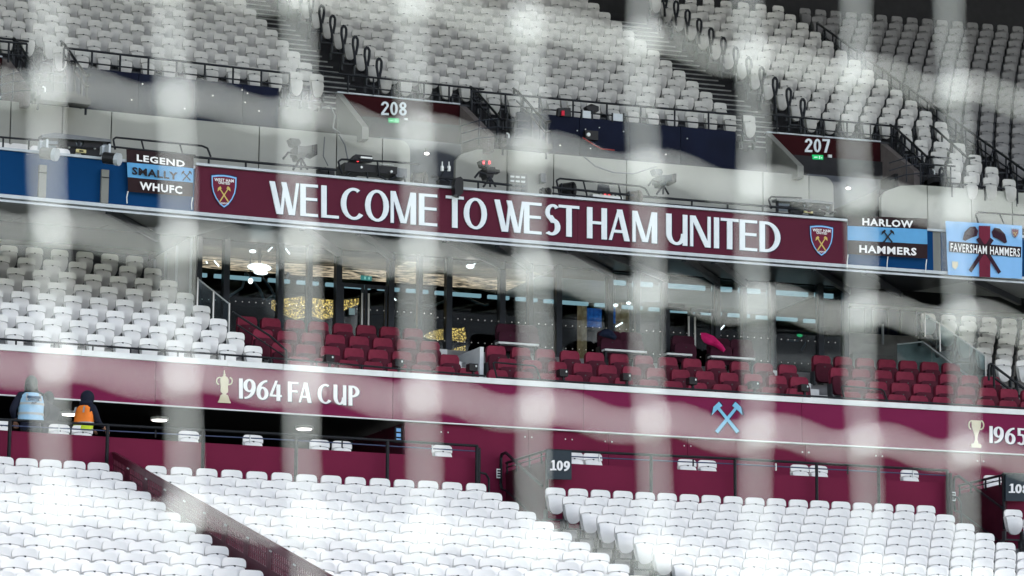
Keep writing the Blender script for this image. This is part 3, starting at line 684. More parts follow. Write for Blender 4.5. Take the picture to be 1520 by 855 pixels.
MB().quadbar((sB, tA + .03, ztop(tA)), (sB, -14, ztop(-14)), .06, .025).build('top_edge', PERF, ba)
# ------------------------------------------------------------------ maroon seats
def pad(x, y, t, dx, n, label, group, lift=0):
    s, z = U(x, y, t)
    for k in range(n): place_seat('padded_seat', P_PAD, s + dx * k + jit(.006), t, MIDR(0)[1] - .11 + .377 * (t - .9) / .8, label, group, jit(.02))
gl, gc, gr = 'maroon seats left of the white steps', 'maroon seats in the centre', 'maroon seats on the right'
ll = 'maroon padded seat in the block left of the white steps, above FA CUP'
lc = 'maroon padded seat in the centre block between the two short white stairs'
lr = 'maroon padded seat in the right block beside the glass balustrade'
pad(365, 470, 3.3, .492, 8, ll, gl); pad(388, 490, 2.5, .492, 8, ll, gl); pad(415.5, 514, 1.7, .492, 8, ll, gl); pad(443, 536, .9, .492, 8, ll, gl)
pad(734, 516, 2.5, .53, 13, lc, gc); pad(751, 535, 1.7, .53, 12, lc, gc); pad(737, 551, .9, .53, 13, lc, gc)
pad(1184, 544, 1.7, .5, 1, lc, gc); pad(1182, 576, .9, .5, 1, lc, gc)
pad(1217, 534, 3.3, .497, 7, lr, gr); pad(1243, 553, 2.5, .497, 8, lr, gr); pad(1268, 571, 1.7, .497, 9, lr, gr); pad(1262, 587, .9, .5, 10, lr, gr)
# lounge seats by the glass
LP = padded_protos(.50)
LPm = []
for nm, me in LP[0]:
    m2 = me.copy(); m2.materials.clear(); m2.materials.append({'backrest': LOUNGE, 'seat_cushion': LOUNGE, 'bracket': BLACKP}[nm]); LPm.append((nm, m2))
LP = (LPm, LP[1])
zl = 11.82
loungers = {}
for x, lab in ((752, 'next to the white wall end of the steps'), (779, 'second from the white wall end of the steps'), (903, 'draped with a dark jacket'), (934, 'right of the one draped with a dark jacket'), (1012, 'left of the second glass door handles'), (1065, 'draped with a pink garment'), (1098, 'right of the one draped with a pink garment')):
    s, z = U(x, 487, 3.9); loungers[x] = s
    place_seat('lounge_seat', LP, s, 3.9, zl, 'dark maroon lounge seat, ' + lab, 'large lounge seats by the glass')
for xa, xb, l in ((735, 795, 'behind the left lounge seats'), (893, 955, 'under the jacket draped seat'), (985, 1022, 'left of the pink garment'), (1050, 1115, 'under the pink draped seat')):
    a = fx(xa, 500, 3.6); c = fx(xb, 500, 3.6); o = thing('counter_ledge', 'narrow pale counter ledge ' + l, 'ledge', a, 3.55, 11.2)
    MB().box(a, c, 3.4, 3.6, 11.32, 11.36).build('ledge_top', CAPW, o); MB().box(a + .02, a + .06, 3.45, 3.55, 11.0, 11.32).box(c - .06, c - .02, 3.45, 3.55, 11.0, 11.32).build('leg', BLACK, o)
def cloth(name, label, cat, m, ctrl, t, th=.10):
    o = thing(name, label, cat, *[U(*ctrl[0], t)[0], t, U(*ctrl[0], t)[1]])
    n = len(ctrl); cxm = sum(p[0] for p in ctrl) / n; cym = sum(p[1] for p in ctrl) / n; b = MB(); vs = []; fs = []; NR = 5
    for j in range(NR + 1):
        k = j / NR
        for i, (x, y) in enumerate(ctrl):
            s, z = U(cxm + (x - cxm) * k, cym + (y - cym) * k, t)
            vs.append((s, t - th * math.sqrt(max(0, 1 - k * k)) * (1 + .25 * math.sin(i * 1.9 + j)) , z))
    for j in range(NR):
        for i in range(n): fs.append((j * n + i, j * n + (i + 1) % n, (j + 1) * n + (i + 1) % n, (j + 1) * n + i))
    b.add(vs, fs); b.build('cloth', m, o, smooth=True); return o
cloth('draped_garment', 'bright pink garment draped over a dark lounge seat', 'garment', mat('pink_cloth', (.62, .015, .16), .8), [(1040, 494), (1048, 494), (1058, 498), (1066, 505), (1073, 512), (1077, 519), (1074, 523), (1068, 519), (1060, 514), (1050, 511), (1045, 508), (1041, 502)], 3.62)
cloth('draped_jacket', 'dark navy jacket draped over a lounge seat back', 'jacket', mat('navy_cloth', (.012, .02, .05), .85), [(888, 497), (895, 489), (903, 488), (910, 492), (916, 500), (913, 505), (904, 502), (895, 500)], 3.62)
# white steps blocks
for xa, xb, l, xw in ((655, 715, 'between the left and centre maroon seats', 724), (1190, 1236, 'between the centre and right maroon seats', None)):
    o = thing('short_stairs', 'short white stairs ' + l, 'stairs', fx(xa, 540, 2), 2, 9.6)
    a, c = fx(xa + 8, 540, 1.5), fx(xb - 6, 540, 1.5)
    for k in range(8): MB().box(a, c, .3 + .42 * k, .3 + .42 * k + .45, 9.3, 9.80 + .185 * k).build('step', mat('white_step', (.6, .62, .62), .7, var=.15), o)
    if xw:
        sw = fx(xw - 3, 530, 2.2); MB().box(sw - .05, sw + .03, 2.4, 4.4, 10, 11.05).build('side_wall', CAPW, o)
        sw2 = fx(716, 524, 4.4)
for i, x in enumerate((490, 593, 703, 837, 931, 1029, 1121, 1195)):
    s, z = U(x, 533 + (x - 490) * .062, .25); o = thing('small_speaker', ['small black speaker box on the front rail, first from the left', 'small black speaker box on the rail below the gold lights', 'small black speaker box beside the white steps', 'small black speaker box right of the white steps', 'small black speaker box under the jacket draped seat', 'small black speaker box under the pink garment', 'small black speaker box behind the net cord at the centre right', 'small black speaker box beside the right white stairs'][i], 'speaker', s, .25, z - .1)
    MB().box(s - .10, s + .07, .2, .4, z - .06, z + .08).build('housing', BLACKP, o); MB().box(s - .02, s + .02, .24, .3, z - .3, z - .06).build('stem', BLACK, o); MB().ell((s + .03, .19, z + .03), .018, .01, .022, 8, 5).build('cap', CAPW, o)
# ------------------------------------------------------------------ glazed lounge
gx = lambda x: fx(x, 440, 4.6)
GL0, GL1 = gx(293), gx(1254)
gr_ = thing('glazed_lounge', 'glass fronted hospitality lounge under the welcome banner', 'lounge', (GL0 + GL1) / 2, 4.6, 11)
mull = (334, 415, 458, 501, 579, 622, 665, 744, 786, 828, 904, 945, 985, 1063, 1103, 1145, 1216)
xs_ = [293.5] + list(mull) + [1253.5]
for i, x in enumerate(xs_):
    wd = .05 if i in (0, len(xs_) - 1) else (.045 if x in (458, 622, 786, 945, 1103) else .06)
    MB().box(gx(x) - wd, gx(x) + wd, 4.50, 4.68, 10.9, 13.27).build('mullion', MULL, gr_)
for x0, x1 in zip(xs_, xs_[1:]):
    MB().box(gx(x0) + .06, gx(x1) - .06, 4.60, 4.612, 11.0, 13.22).build('pane', GLASS, gr_)
for x0, x1 in ((501, 579), (985, 1063)):              # double doors with tall pull handles
    a, c = gx(x0) + .07, gx(x1) - .07; m_ = (a + c) / 2
    for p, q in ((a, m_ - .01), (m_ + .01, c)):
        b = MB().box(p, p + .05, 4.55, 4.6, 11.05, 12.55).box(q - .05, q, 4.55, 4.6, 11.05, 12.55).box(p, q, 4.56, 4.59, 12.48, 12.56).box(p, q, 4.56, 4.59, 11.05, 11.15)
        drs = (drs if p > a else []) + [b.build('door_frame', MULL, gr_)]
    for q, dr in zip((m_ - .07, m_ + .07), drs):
        MB().bar((q, 4.50, 11.35), (q, 4.50, 12.36), .02, 8).build('pull_handle', STEEL, dr)
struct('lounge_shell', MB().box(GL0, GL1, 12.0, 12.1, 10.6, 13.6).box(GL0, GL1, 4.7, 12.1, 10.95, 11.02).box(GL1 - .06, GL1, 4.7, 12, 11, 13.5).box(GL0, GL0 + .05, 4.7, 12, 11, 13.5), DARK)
xm = gx(835)
zc = 13.30
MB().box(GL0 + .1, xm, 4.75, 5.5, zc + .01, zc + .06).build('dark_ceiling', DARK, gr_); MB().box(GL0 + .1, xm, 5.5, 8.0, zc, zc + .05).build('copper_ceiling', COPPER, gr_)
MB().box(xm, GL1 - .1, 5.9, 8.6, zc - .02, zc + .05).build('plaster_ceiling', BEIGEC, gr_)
MB().box(xm, GL1 - .1, 4.75, 5.85, zc - .04, zc + .05).build('dark_ceiling', DARK, gr_)
MB().box(GL0 + .1, GL1 - .1, 7.98, 12.0, zc - .02, zc + .3).build('back_ceiling', DARK, gr_)
for i, (x0, x1) in enumerate(zip(xs_, xs_[1:])):
    a = gx(x0) + .08; c = gx(x1) - .08
    zz = U((x0 + x1) / 2, lin(300, 408, 1245, 479)((x0 + x1) / 2), 5.6)[1]
    MB().box(a, c, 5.58, 5.66, zz - .04, zz + .035).build('strip_light', LAMPS, gr_)
    if x0 > 900:
        zz = U((x0 + x1) / 2, lin(991, 424, 1214, 438)((x0 + x1) / 2), 5.0)[1]; MB().box(a, c, 5.0, 5.06, zz - .05, zz + .05).build('strip_light', LAMPS, gr_)
# sequined gold wall patches and other lit things inside
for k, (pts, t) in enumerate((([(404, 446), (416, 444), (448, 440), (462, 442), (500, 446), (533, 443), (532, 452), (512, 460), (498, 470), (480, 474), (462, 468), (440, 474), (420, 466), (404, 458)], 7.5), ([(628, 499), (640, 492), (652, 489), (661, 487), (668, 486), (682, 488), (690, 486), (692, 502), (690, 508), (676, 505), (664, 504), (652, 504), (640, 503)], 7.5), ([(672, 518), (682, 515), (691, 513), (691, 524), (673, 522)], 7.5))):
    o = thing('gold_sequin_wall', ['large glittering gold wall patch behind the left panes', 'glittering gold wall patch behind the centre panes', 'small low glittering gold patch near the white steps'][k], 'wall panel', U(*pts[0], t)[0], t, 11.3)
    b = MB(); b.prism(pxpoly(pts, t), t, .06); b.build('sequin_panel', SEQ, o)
for x, y, rx, rz, t in ((375, 373, .07, .035, 5.6), (385, 397, .24, .075, 5.8), (387, 404, .16, .05, 5.9), (372, 417, .04, .05, 5.2), (688.5, 386.5, .04, .03, 5.2), (698, 395.5, .09, .04, 5.3), (1162, 372, .05, .03, 5.5)):
    pass
lamps = [(375, 373, .07, .035, 'small round lamp behind the leftmost panes'), (385, 397, .25, .085, 'broad glaring lamp behind the left panes'), (387, 404.5, .15, .05, 'glaring lamp just under the broad one'), (372, 417, .05, .06, 'small lamp on the pale strip at the left'), (688.5, 386.5, .045, .035, 'small spot lamp at the centre panes'), (698, 395.5, .085, .045, 'oval spot lamp at the centre panes'), (327, 357.5, .02, .02, 'pin lamp high at the left frame'), (470, 369, .025, .02, 'pin lamp above the gold wall'), (888, 402, .025, .02, 'pin lamp behind the dark panes'), (1231, 421, .025, .02, 'pin lamp near the right frame'), (1225, 431, .025, .02, 'lower pin lamp near the right frame'), (914, 453, .05, .03, 'spot lamp above the dark jacket'), (933, 450, .05, .03, 'tilted spot lamp right above the dark jacket')]
for x, y, rx, rz, l in lamps:
    s, z = U(x, y, 5.3); o = thing('spot_lamp', l + ' in the lounge', 'lamp', s, 5.3, z); MB().ell((s, 5.3, z), rx, .06, rz, 12, 8).build('lamp_glow', LAMP, o); MB().bar((s, 5.34, z + rz * .5), (s, 5.34, 13.28), .012).build('stem', BLACK, o)
trk = [(398, 373, 406, 365), (424, 369, 430, 377), (703, 393, 711, 386), (308, 391, 306, 388), (318, 387, 325, 395), (914, 485, 924, 479), (1068, 491, 1075, 483), (1078, 404, 1082, 411), (1145, 502, 1152, 498), (582, 440, 588, 446)]
b = MB()
for x0, y0, x1, y1 in trk:
    a = U(x0, y0, 5.2); c = U(x1, y1, 5.2); b.bar((a[0], 5.2, a[1]), (c[0], 5.2, c[1]), .014)
o = thing('track_spotlights', 'short slanted white track spotlights scattered behind the lounge glass', 'lights', *[U(706, 390, 5.2)[0], 5.2, 11.3]); b.build('tube', LAMP, o)['kind'] = 'stuff'
for x0, x1, y, m_, t, l in ((872, 893, 486, 'blue_screen', 8.0, 'blue lit screen between the centre right panes'), (908, 918, 480, 'blue_screen', 8.0, 'narrow blue lit screen right of the wide one')):
    mm = MATS.get('blue_screen') or sparkle('blue_screen', (.01, .06, .25), (.03, .16, .5), 12, .15); MATS['blue_screen'] = mm
    a = U(x0, 457, t); c = U(x1, y, t); o = thing('lit_screen', l, 'screen', a[0], t, c[1]); MB().box(a[0], c[0], t, t + .06, c[1], a[1]).build('screen', mm, o)
WARM = sparkle('warm_column_glow', (.25, .16, .08), (.45, .32, .18), 3, .10)  # columns get a faint emission instead of lamp light falling on them
for x0, x1, l in ((864, 871, 'left'), (921, 934, 'right')):
    a = U(x0, 455, 7.6); c = U(x1, 500, 7.6); o = thing('lit_column', 'warm lit interior column ' + l + ' of the blue screens', 'column', a[0], 7.6, 11.0); MB().box(a[0], c[0], 7.6, 7.9, 11.02, a[1] + .1).build('shaft', WARM, o)
o = thing('exit_sign', 'pale green running man exit sign above the left glass doors', 'sign', *[U(544, 412, 5.2)[0], 5.2, 12.7]); put([[(536, 408.5), (552, 410), (552, 416.5), (536, 415)]], 5.2, .04, 'panel', emitm('pale_green_glow', (.12, .42, .36), .22), o); put([[(541, 410.5), (543, 410.7), (543, 414.5), (541, 414.3)], [(547, 411.2), (549, 411.4), (549, 415), (547, 414.8)]], 5.19, .01, 'symbol', GREENW, o)
o = thing('green_lamp', 'tiny green indicator lamp behind the right panes', 'lamp', *[U(1187, 498, 6)[0], 6, 12]); s, z = U(1187, 498, 6); MB().ell((s, 6, z), .07, .03, .035, 8, 6).build('glow', GREEN, o)
o = thing('notice_sheet', 'pale notice sheet on the left glass door', 'notice', *[U(522, 463, 4.5)[0], 4.5, 12]); put([[(518, 457), (527, 457.6), (527, 467.6), (518, 467)]], 4.48, .01, 'sheet', mat('sheet', (.35, .5, .55), .6), o)
# dots on the glass, bars behind it imitating the mirrored roof trusses
b = MB()
for x in range(300, 1250, 10):
    y = lin(300, 444, 1200, 501)(x) + (5 if x > 640 else 0)
    for dy in ((0, 34) if x > 620 else (0,)):
        s, z = U(x, y + dy * (1 if x > 620 else 0), 4.58); b.ell((s, 4.585, z), .011, .005, .011, 6, 4)
o = b.build('manifestation_dot', mat('etched_dot', (.75, .78, .78), .5, emit=(1, 1, 1), es=.05), gr_); o['kind'] = 'stuff'  # faint emission put in so the dots look lit
TR = mat('truss_reflection_tint', (.05, .09, .12), .4, .3)
o = thing('truss_reflection', 'faint curved blue grey bars standing in for roof truss reflections in the lounge glass', 'reflection', GL0 + 1, 7, 11.3)
for x0, x1, y0, y1 in ((340, 365, 440, 405), (365, 392, 405, 445), (380, 410, 400, 446), (395, 428, 446, 405), (640, 668, 455, 430), (668, 700, 430, 445), (700, 725, 446, 452), (1168, 1188, 505, 498), (1195, 1222, 498, 520), (1222, 1246, 520, 505), (1190, 1205, 520, 465)):
    a = U(x0, y0, 6.6); c = U(x1, y1, 6.6); m_ = ((a[0] + c[0]) / 2 + .1, (a[1] + c[1]) / 2 - .06); MB().path([(a[0], 6.6, a[1]), (m_[0], 6.6, m_[1]), (c[0], 6.6, c[1])], .028).build('brace', TR, o)
# left side wall of the lounge, back walls of the seating
struct('side_wall', MB().box(GL0 - .12, GL0 - .055, 4.55, 8.2, 9.5, 13.3), BEIGE2)
b = MB()
for t in (4.62, 5.6, 6.4, 7.2): b.bar((GL0 - .14, t, 10), (GL0 - .14, t, 13.25), .03)
tag(b.build('wall_conduit', ALU), 'pale vertical conduits on the side wall left of the lounge glass', 'conduit')
struct('rear_wall', MB().box(SA - 4, GL0 - .13, 7.75, 7.85, 9.5, 13.6), mat('grey_rear_wall', (.14, .145, .165), .7, var=.2, scale=1))
struct('rear_wall', MB().box(GL1 + .02, SB + 3, 7.75, 7.85, 9.5, 13.6), NAVY)
o = thing('wall_pipe', 'thin pale vertical pipe on the dark wall right of the lounge', 'pipe', fx(1310, 500, 6.5), 6.5, 11)
s, z = U(1310, 481, 6.5); MB().bar((s, 6.5, 11), (s, 6.5, z), .03).build('pipe', ALU, o)
b = MB()
for x in (1262, 1284, 1295, 1318, 1337, 1360):
    s = fx(x, 450, 7.7); b.box(s - .015, s + .015, 7.68, 7.75, 10, 13.5)
tag(b.build('panel_joint_cover', MULL), 'thin dark vertical joint covers on the wall right of the lounge', 'trim')
# glass balustrades
def bal(label, polys, t, posts, top):
    o = thing('glass_balustrade', label, 'balustrade', *[U(*polys[0][0], t)[0], t, U(*polys[0][-1], t)[1]])
    for p in polys: MB().prism(pxpoly(p, t), t, .02).build('pane', mat_bal, o)
    for a in posts:
        s, z = U(a[0], a[1], t); s2, z2 = U(a[0], a[2], t); MB().bar((s, t - .02, z), (s, t - .02, z2), .018).build('post', STEEL, o)
    MB().path([(U(x, y, t)[0], t, U(x, y, t)[1]) for x, y in top], .015).build('edge', ALU, o)
    return o
mat_bal = GLASS.copy(); mat_bal.name = 'tinted_glass'
for n_ in mat_bal.node_tree.nodes:
    if n_.type == 'BSDF_TRANSPARENT': n_.inputs[0].default_value = (.62, .74, .76, 1)
bal('sloping glass balustrade between the left white seats and the lounge', [[(294, 414), (316, 432), (316, 500), (294, 480)], [(317, 433), (339, 451), (339, 500), (317, 500)]], 3.4, ((293, 412, 480), (316.5, 432, 500), (340, 450, 515)), [(294, 414), (339, 450)])
bal('low tinted glass balustrade behind the right maroon seats', [[(1332, 511), (1370, 507), (1383, 517), (1383, 560), (1332, 560)], [(1384, 518), (1437, 560), (1384, 560)]], 4.0, (), [(1332, 511), (1370, 507), (1440, 560)])
bal('upper sloping glass balustrade before the right white seats', [[(1372, 465), (1393, 478), (1393, 518), (1372, 500)], [(1394, 479), (1416, 495), (1416, 540), (1394, 522)], [(1417, 496), (1439, 511), (1439, 556), (1417, 540)], [(1440, 512), (1462, 528), (1462, 572), (1440, 556)]], 3.2, ((1372, 465, 500), (1394, 479, 522), (1462, 528, 575)), [(1372, 465), (1462, 528)])
o = thing('handrail', 'black sloping handrail at the right edge beside the white seats', 'handrail', *[U(1470, 570, 2)[0], 2, 10.2])
for pp in ([(1468, 565), (1468, 542), (1471, 540), (1535, 588)], [(1475, 560), (1540, 608)]):
    MB().path([(U(x, y, 2)[0], 2, U(x, y, 2)[1]) for x, y in pp], .03).build('rail', BLACK, o)
for x in (1475, 1510):
    y = 540 + (x - 1471) * .75; s, z = U(x, y, 2); MB().bar((s, 2, z), (s, 2, z - .45), .028).build('post', BLACK, o)
o = thing('handrail', 'black sloping handrail over the maroon seats at the left glass balustrade', 'handrail', *[U(380, 490, 1.4)[0], 1.4, 10.2])
MB().path([(U(x, y, 1.4)[0], 1.4, U(x, y, 1.4)[1]) for x, y in ((345, 463), (400, 498), (425, 520), (425, 540))], .022).build('rail', BLACK, o); MB().path([(U(x, y, 1.4)[0], 1.4, U(x, y, 1.4)[1]) for x, y in ((352, 482), (424, 530))], .015).build('rail', BLACK, o)
# ------------------------------------------------------------------ soffit
so = thing('banner_soffit', 'dark metallic soffit under the welcome banner', 'soffit', 22, 2, 12.9)
sx_ = [SA] + [fx(x, 380, 2.5) for x in (60, 190, 334, 501, 665, 828, 985, 1145, 1290, 1420)] + [SB]
for a, c in zip(sx_, sx_[1:]):
    b = MB(); n = max(2, int((c - a) / 1.5)); vs = []; fs = []
    for i in range(n + 1):
        s = a + .008 + (c - a - .016) * i / n; vs += [(s, .85, 12.93), (s, 4.7, 13.28), (s, 4.7, 13.33), (s, .85, 12.98)]
    for i in range(n):
        for j in range(4): fs.append((4 * i + j, 4 * i + 4 + j, 4 * i + 4 + (j + 1) % 4, 4 * i + (j + 1) % 4))
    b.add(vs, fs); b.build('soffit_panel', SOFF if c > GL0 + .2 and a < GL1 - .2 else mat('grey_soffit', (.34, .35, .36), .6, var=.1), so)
struct('soffit_extension', MB().box(SA, GL0 - .15, 4.72, 7.9, 13.42, 13.48).box(GL1 + .1, SB, 4.72, 7.9, 13.42, 13.48), mat('bounce_white_soffit', (.75, .75, .75), .6))  # hidden underside made white to bounce light onto the rear rows
for x0, y0, x1, y1 in ((532, 350, 579, 366), (447, 336, 501, 357), (738, 372, 785, 387), (840, 378, 904, 400), (660, 358, 744, 384), (893, 380, 987, 402), (1015, 388, 1063, 407), (1059, 392, 1103, 410), (1209, 401, 1256, 422), (1283, 411, 1331, 426), (160, 318, 232, 338), (1440, 420, 1510, 440)):
    a = U(x0, y0, .9); c = U(x1, y1, 4.6); MB().quadbar((a[0], .9, 12.80), (c[0], 4.5, 13.08), .09, .14).build('brace', MULL, so)
# ------------------------------------------------------------------ banner level
bn = thing('welcome_banner', 'long claret banner reading WELCOME TO WEST HAM UNITED with a crest at each end', 'banner', 22, .8, 12.92)
bx = [fx(289, 280, .8), fx(711, 320, .8), fx(857, 330, .8), fx(1258, 360, .8)]
for a, c in zip(bx, bx[1:]): MB().box(a + .003, c - .003, .8, .9, 12.97, 13.86).build('panel', BANN, bn)
MB().box(SA, SB, .76, .95, 12.90, 12.965).build('bottom_trim', ALU, bn); MB().box(SA, SB, .80, .84, 12.83, 12.87).build('lower_trim', ALU, bn)
MB().box(bx[0], bx[-1], .74, 1.1, 13.863, 13.91).build('top_trim', ALU, bn)
WX = [(400, 444), (446, 472), (477, 503), (506, 540), (542, 577.5), (580, 617.5), (622, 649), (662, 688.5), (688.5, 723), (734, 779), (778, 804), (807, 833.5), (829.5, 860), (871.5, 901), (904, 935), (939, 975.5), (989, 1020.5), (1024.5, 1055), (1060, 1067.5), (1070, 1096.5), (1098, 1124), (1127.5, 1158.5)]
letters('WELCOMETOWESTHAMUNITED', WX, lambda x: 269 + (x - 405) * .0815, lambda x: 317 + (x - 405) * .0780, 8.0, 4.2, .77, LETT, bn, .025, OUTN)
crest(332.6, 262.0, 37, 46, .08, .78, bn); crest(1219.5, 337, 34, 42.5, .068, .78, bn)
MB().box(SA, bx[0] - .004, .82, .9, 12.97, 13.80).build('panel', BLUE, tag_blue := thing('blue_hoarding', 'plain blue hoarding left of the welcome banner', 'hoarding', 12, .82, 12.97))
MB().box(SA, bx[0] - .004, .78, 1.0, 13.803, 13.85).build('top_trim', ALU, tag_blue)
br_ = thing('blue_hoarding', 'plain blue hoarding right of the welcome banner behind the flags', 'hoarding', 31, .82, 12.97)
MB().box(bx[-1] + .004, fx(1385, 370, .82), .82, .9, 12.97, 13.80).build('panel', BLUE, br_); MB().box(fx(1397, 370, .82), SB, .82, .9, 12.97, 13.80).build('panel', BLUE, br_)
MB().box(fx(1385, 370, .82) + .003, fx(1397, 370, .82) - .003, .84, .9, 12.97, 13.80).build('grey_panel', BEIGE2, br_); MB().box(bx[-1], SB, .78, 1.0, 13.803, 13.85).build('top_trim', ALU, br_)
struct('gantry_deck', MB().box(SA, SB, .95, 4.2, 13.5, 13.62), CONC)
for x, y0, y1, l in ((64, 245, 300, 'leftmost'), (156.5, 252, 308, 'second')):      # floodlights on brackets
    s, z1 = U(x, y0, .75); z0 = U(x, y1, .75)[1]
    p = thing('conduit_pipe', 'grey vertical pipe on the blue hoarding under the ' + l + ' floodlight', 'pipe', s, .72, z0); MB().box(s - .07, s + .07, .74, .81, 12.97, z1).build('pipe', BEIGE2, p); MB().box(s - .075, s + .075, .73, .74, z1 - .16, z1 - .14).build('clip', BLACK, p)
    f_ = thing('floodlight', l + ' small floodlight bracketed to the top of the blue hoarding', 'floodlight', s, .6, z1)
    MB().bar((s - .12, .45, z1 + .16), (s + .06, .30, z1 + .12), .11, 12).build('housing', BLACKP if x > 100 else BEIGE2, f_); MB().bar((s + .06, .30, z1 + .12), (s + .12, .25, z1 + .105), .12, 12).build('lens_ring', ALU, f_)
    MB().box(s - .05, s - .01, .4, .8, z1 + .2, z1 + .42).box(s - .09, s + .02, .7, .85, z1 + .3, z1 + .45).build('bracket', ALU, f_)
# flags
def flag(name, label, corners, t, bands, wav=.012):
    """corners TL,TR,BR,BL in px"""
    o = thing(name, label, 'flag', *[U(*corners[3], t)[0], t, U(*corners[3], t)[1]])
    TL, TR, BR, BL = corners
    ripple = lambda s, z: -abs(wav * math.sin(s * 6 + z * 3) + .6 * wav * math.sin(s * 13 - z * 5 + 1)) 
    def PT(u, v): return tuple(TL[i] * (1 - u) * (1 - v) + TR[i] * u * (1 - v) + BR[i] * u * v + BL[i] * (1 - u) * v for i in (0, 1))
    for v0, v1, m_ in bands:
        b = MB(); vs = []; fs = []; n = 26; k = 5
        for j in range(k + 1):
            for i in range(n + 1):
                x, y = PT(i / n, v0 + (v1 - v0) * j / k); s, z = U(x, y, t); vs.append((s, t + ripple(s, z), z))
        for j in range(k):
            for i in range(n): fs.append((j * (n + 1) + i, j * (n + 1) + i + 1, (j + 1) * (n + 1) + i + 1, (j + 1) * (n + 1) + i))
        q = len(vs); vs += [(a, b_ + .006, c) for a, b_, c in vs]; fs += [tuple(reversed([i + q for i in f])) for f in fs]
        b.add(vs, fs); b.build('cloth_band', m_, o, smooth=True)
    return o, (lambda s, z: -.035), PT
TF = .74
f1, tf1, P1 = flag('supporters_flag', 'claret and blue flag reading LEGEND SMALLY WHUFC hanging left of the crest', [(187.5, 221.5), (287.5, 231), (286, 292), (190, 284.5)], TF, ((0, .31, CLOTHC), (.31, .66, SKYB), (.66, 1, CLOTHC)))
print_text('LEGEND', 203, 274.5, 229, 238.5, 10, TF - .035, LETTB, f1, .035)
print_text('SMALLY', 196, 264, 247.5, 256, 11.5, TF - .035, INK, f1, .035)
print_text('WHUFC', 207.5, 270.5, 269.5, 276.5, 12, TF - .035, LETTB, f1, .035)
put(hammer(277, 261.5, 17, 42, 1.3, 1) + hammer(277, 261.5, 17, -42, 1.3, -1), TF - .036, .003, 'crossed_hammers', INK, f1)
f2, tf2, P2 = flag('supporters_flag', 'black and blue banded flag reading HARLOW HAMMERS right of the welcome banner', [(1258, 320), (1376.5, 324.5), (1376, 384), (1258.5, 377)], TF, ((0, .27, CLOTHC), (.27, .64, SKYB), (.64, 1, CLOTHC)))
print_text('HARLOW', 1280, 1355.5, 323.5, 327.5, 11, TF - .035, LETTB, f2, .035); print_text('HAMMERS', 1275.5, 1360.5, 363.5, 368, 11.5, TF - .035, LETTB, f2, .035)
put(hammer(1318, 351.5, 21, 38, 1.8, 1) + hammer(1318, 351.5, 21, -38, 1.8, -1), TF - .036, .003, 'crossed_hammers', INK, f2)
f3, tf3, P3 = flag('supporters_flag', 'light blue flag with large crossed hammers reading FAVERSHAM HAMMERS at the right', [(1403, 328), (1517, 335), (1517, 414), (1407, 408)], TF - .02, ((0, 1, SKYL),), .016)
T3 = TF - .02
put([[(1453, 335), (1470, 335.5), (1470, 411.5), (1454, 411)]], T3 - .034, .003, 'claret_stripe', CLARET, f3)
put([[(1409, 358), (1516, 366.5), (1515.5, 382), (1409, 373.5)]], T3 - .038, .003, 'claret_stripe', CLOTHC, f3)
BIGH = mat('dark_claret_print', (.03, .008, .02), .75)
def fatham(sg):
    f_ = lambda x, y: (1462 + sg * x, 373 + y + .06 * sg * x)
    return [[f_(-24, 29), f_(-20, 32.5), f_(13, -17), f_(8, -21)], [f_(10, -29.5), f_(14.4, -36), f_(22, -35), f_(30, -27), f_(33, -15.5), f_(29.5, -13.5), f_(21, -18.5), f_(12, -22)]]
put(fatham(1) + fatham(-1), T3 - .036, .001, 'crossed_hammers', BIGH, f3)
print_text('FAVERSHAM HAMMERS', 1411, 1514, 360.5, 369, 12.5, T3 - .044, LETTB, f3, .02)
crest(1507, 340, 10.5, 13, .07, T3 - .035, f3, texts=False)
put([[(1413.5, 388), (1422, 388.5), (1422, 395), (1418, 400), (1413.5, 396)]], T3 - .036, .002, 'castle_badge', PALEG, f3)
for x, y0, y1, par in ((190, 284, 302, f1), (286, 293, 311, f1), (1258.8, 378, 400, f2), (1318, 381, 401, f2), (1375.5, 385, 405, f2)):
    a = U(x, y0, .70); c = U(x - 1.5, y1, .70); MB().path([(a[0], .70, a[1]), (a[0] - .02, .70, (a[1] + c[1]) / 2), (c[0], .70, c[1])], .010).build('tie_cord', CAPW, par)
# gantry rails
rail_px('gantry_rail', 'black rail on the gantry above the left crest', [(270, 231), (289, 233), (420, 245), (500, 252)], (310, 365), 1.05, .32, r=.025)
rail_px('gantry_rail', 'black rail on the gantry above the words WELCOME TO', [(640, 262), (760, 275)], (710,), 1.05, .32, r=.025)
rail_px('gantry_rail', 'black rail on the gantry above WEST HAM UNITED', [(820, 278), (960, 292), (1141, 306.5), (1240, 315)], (1027, 1080, 1132), 1.05, .32, r=.025, second=.12)
rail_px('gantry_rail', 'dark rail on the gantry at the far left', [(-40, 200), (0, 203.5), (62, 208.5)], (5, 43), 1.05, .32, r=.02)
rail_px('gantry_rail', 'dark rail on the gantry above the blue hoarding', [(160, 217), (290, 231)], (), 1.05, .32, r=.02)
def hoop(label, pts, inner, t=1.1):
    o = thing('hoop_rail', label, 'railing', *[U(*pts[0], t)[0], t, U(*pts[0], t)[1]])
    MB().path([(U(x, y, t)[0], t, U(x, y, t)[1]) for x, y in pts], .02, 8).build('hoop', BLACK, o)
    for a, b_ in inner: MB().path([(U(*a, t)[0], t, U(*a, t)[1]), (U(*b_, t)[0], t, U(*b_, t)[1])], .018).build('upright', BLACK, o)
hoop('rounded black hoop rail above the LEGEND flag', [(171, 222), (168, 207), (172, 204), (300, 216.5), (308, 220), (313, 233)], (((210, 208), (214, 224)), ((267, 213.5), (271, 229))))
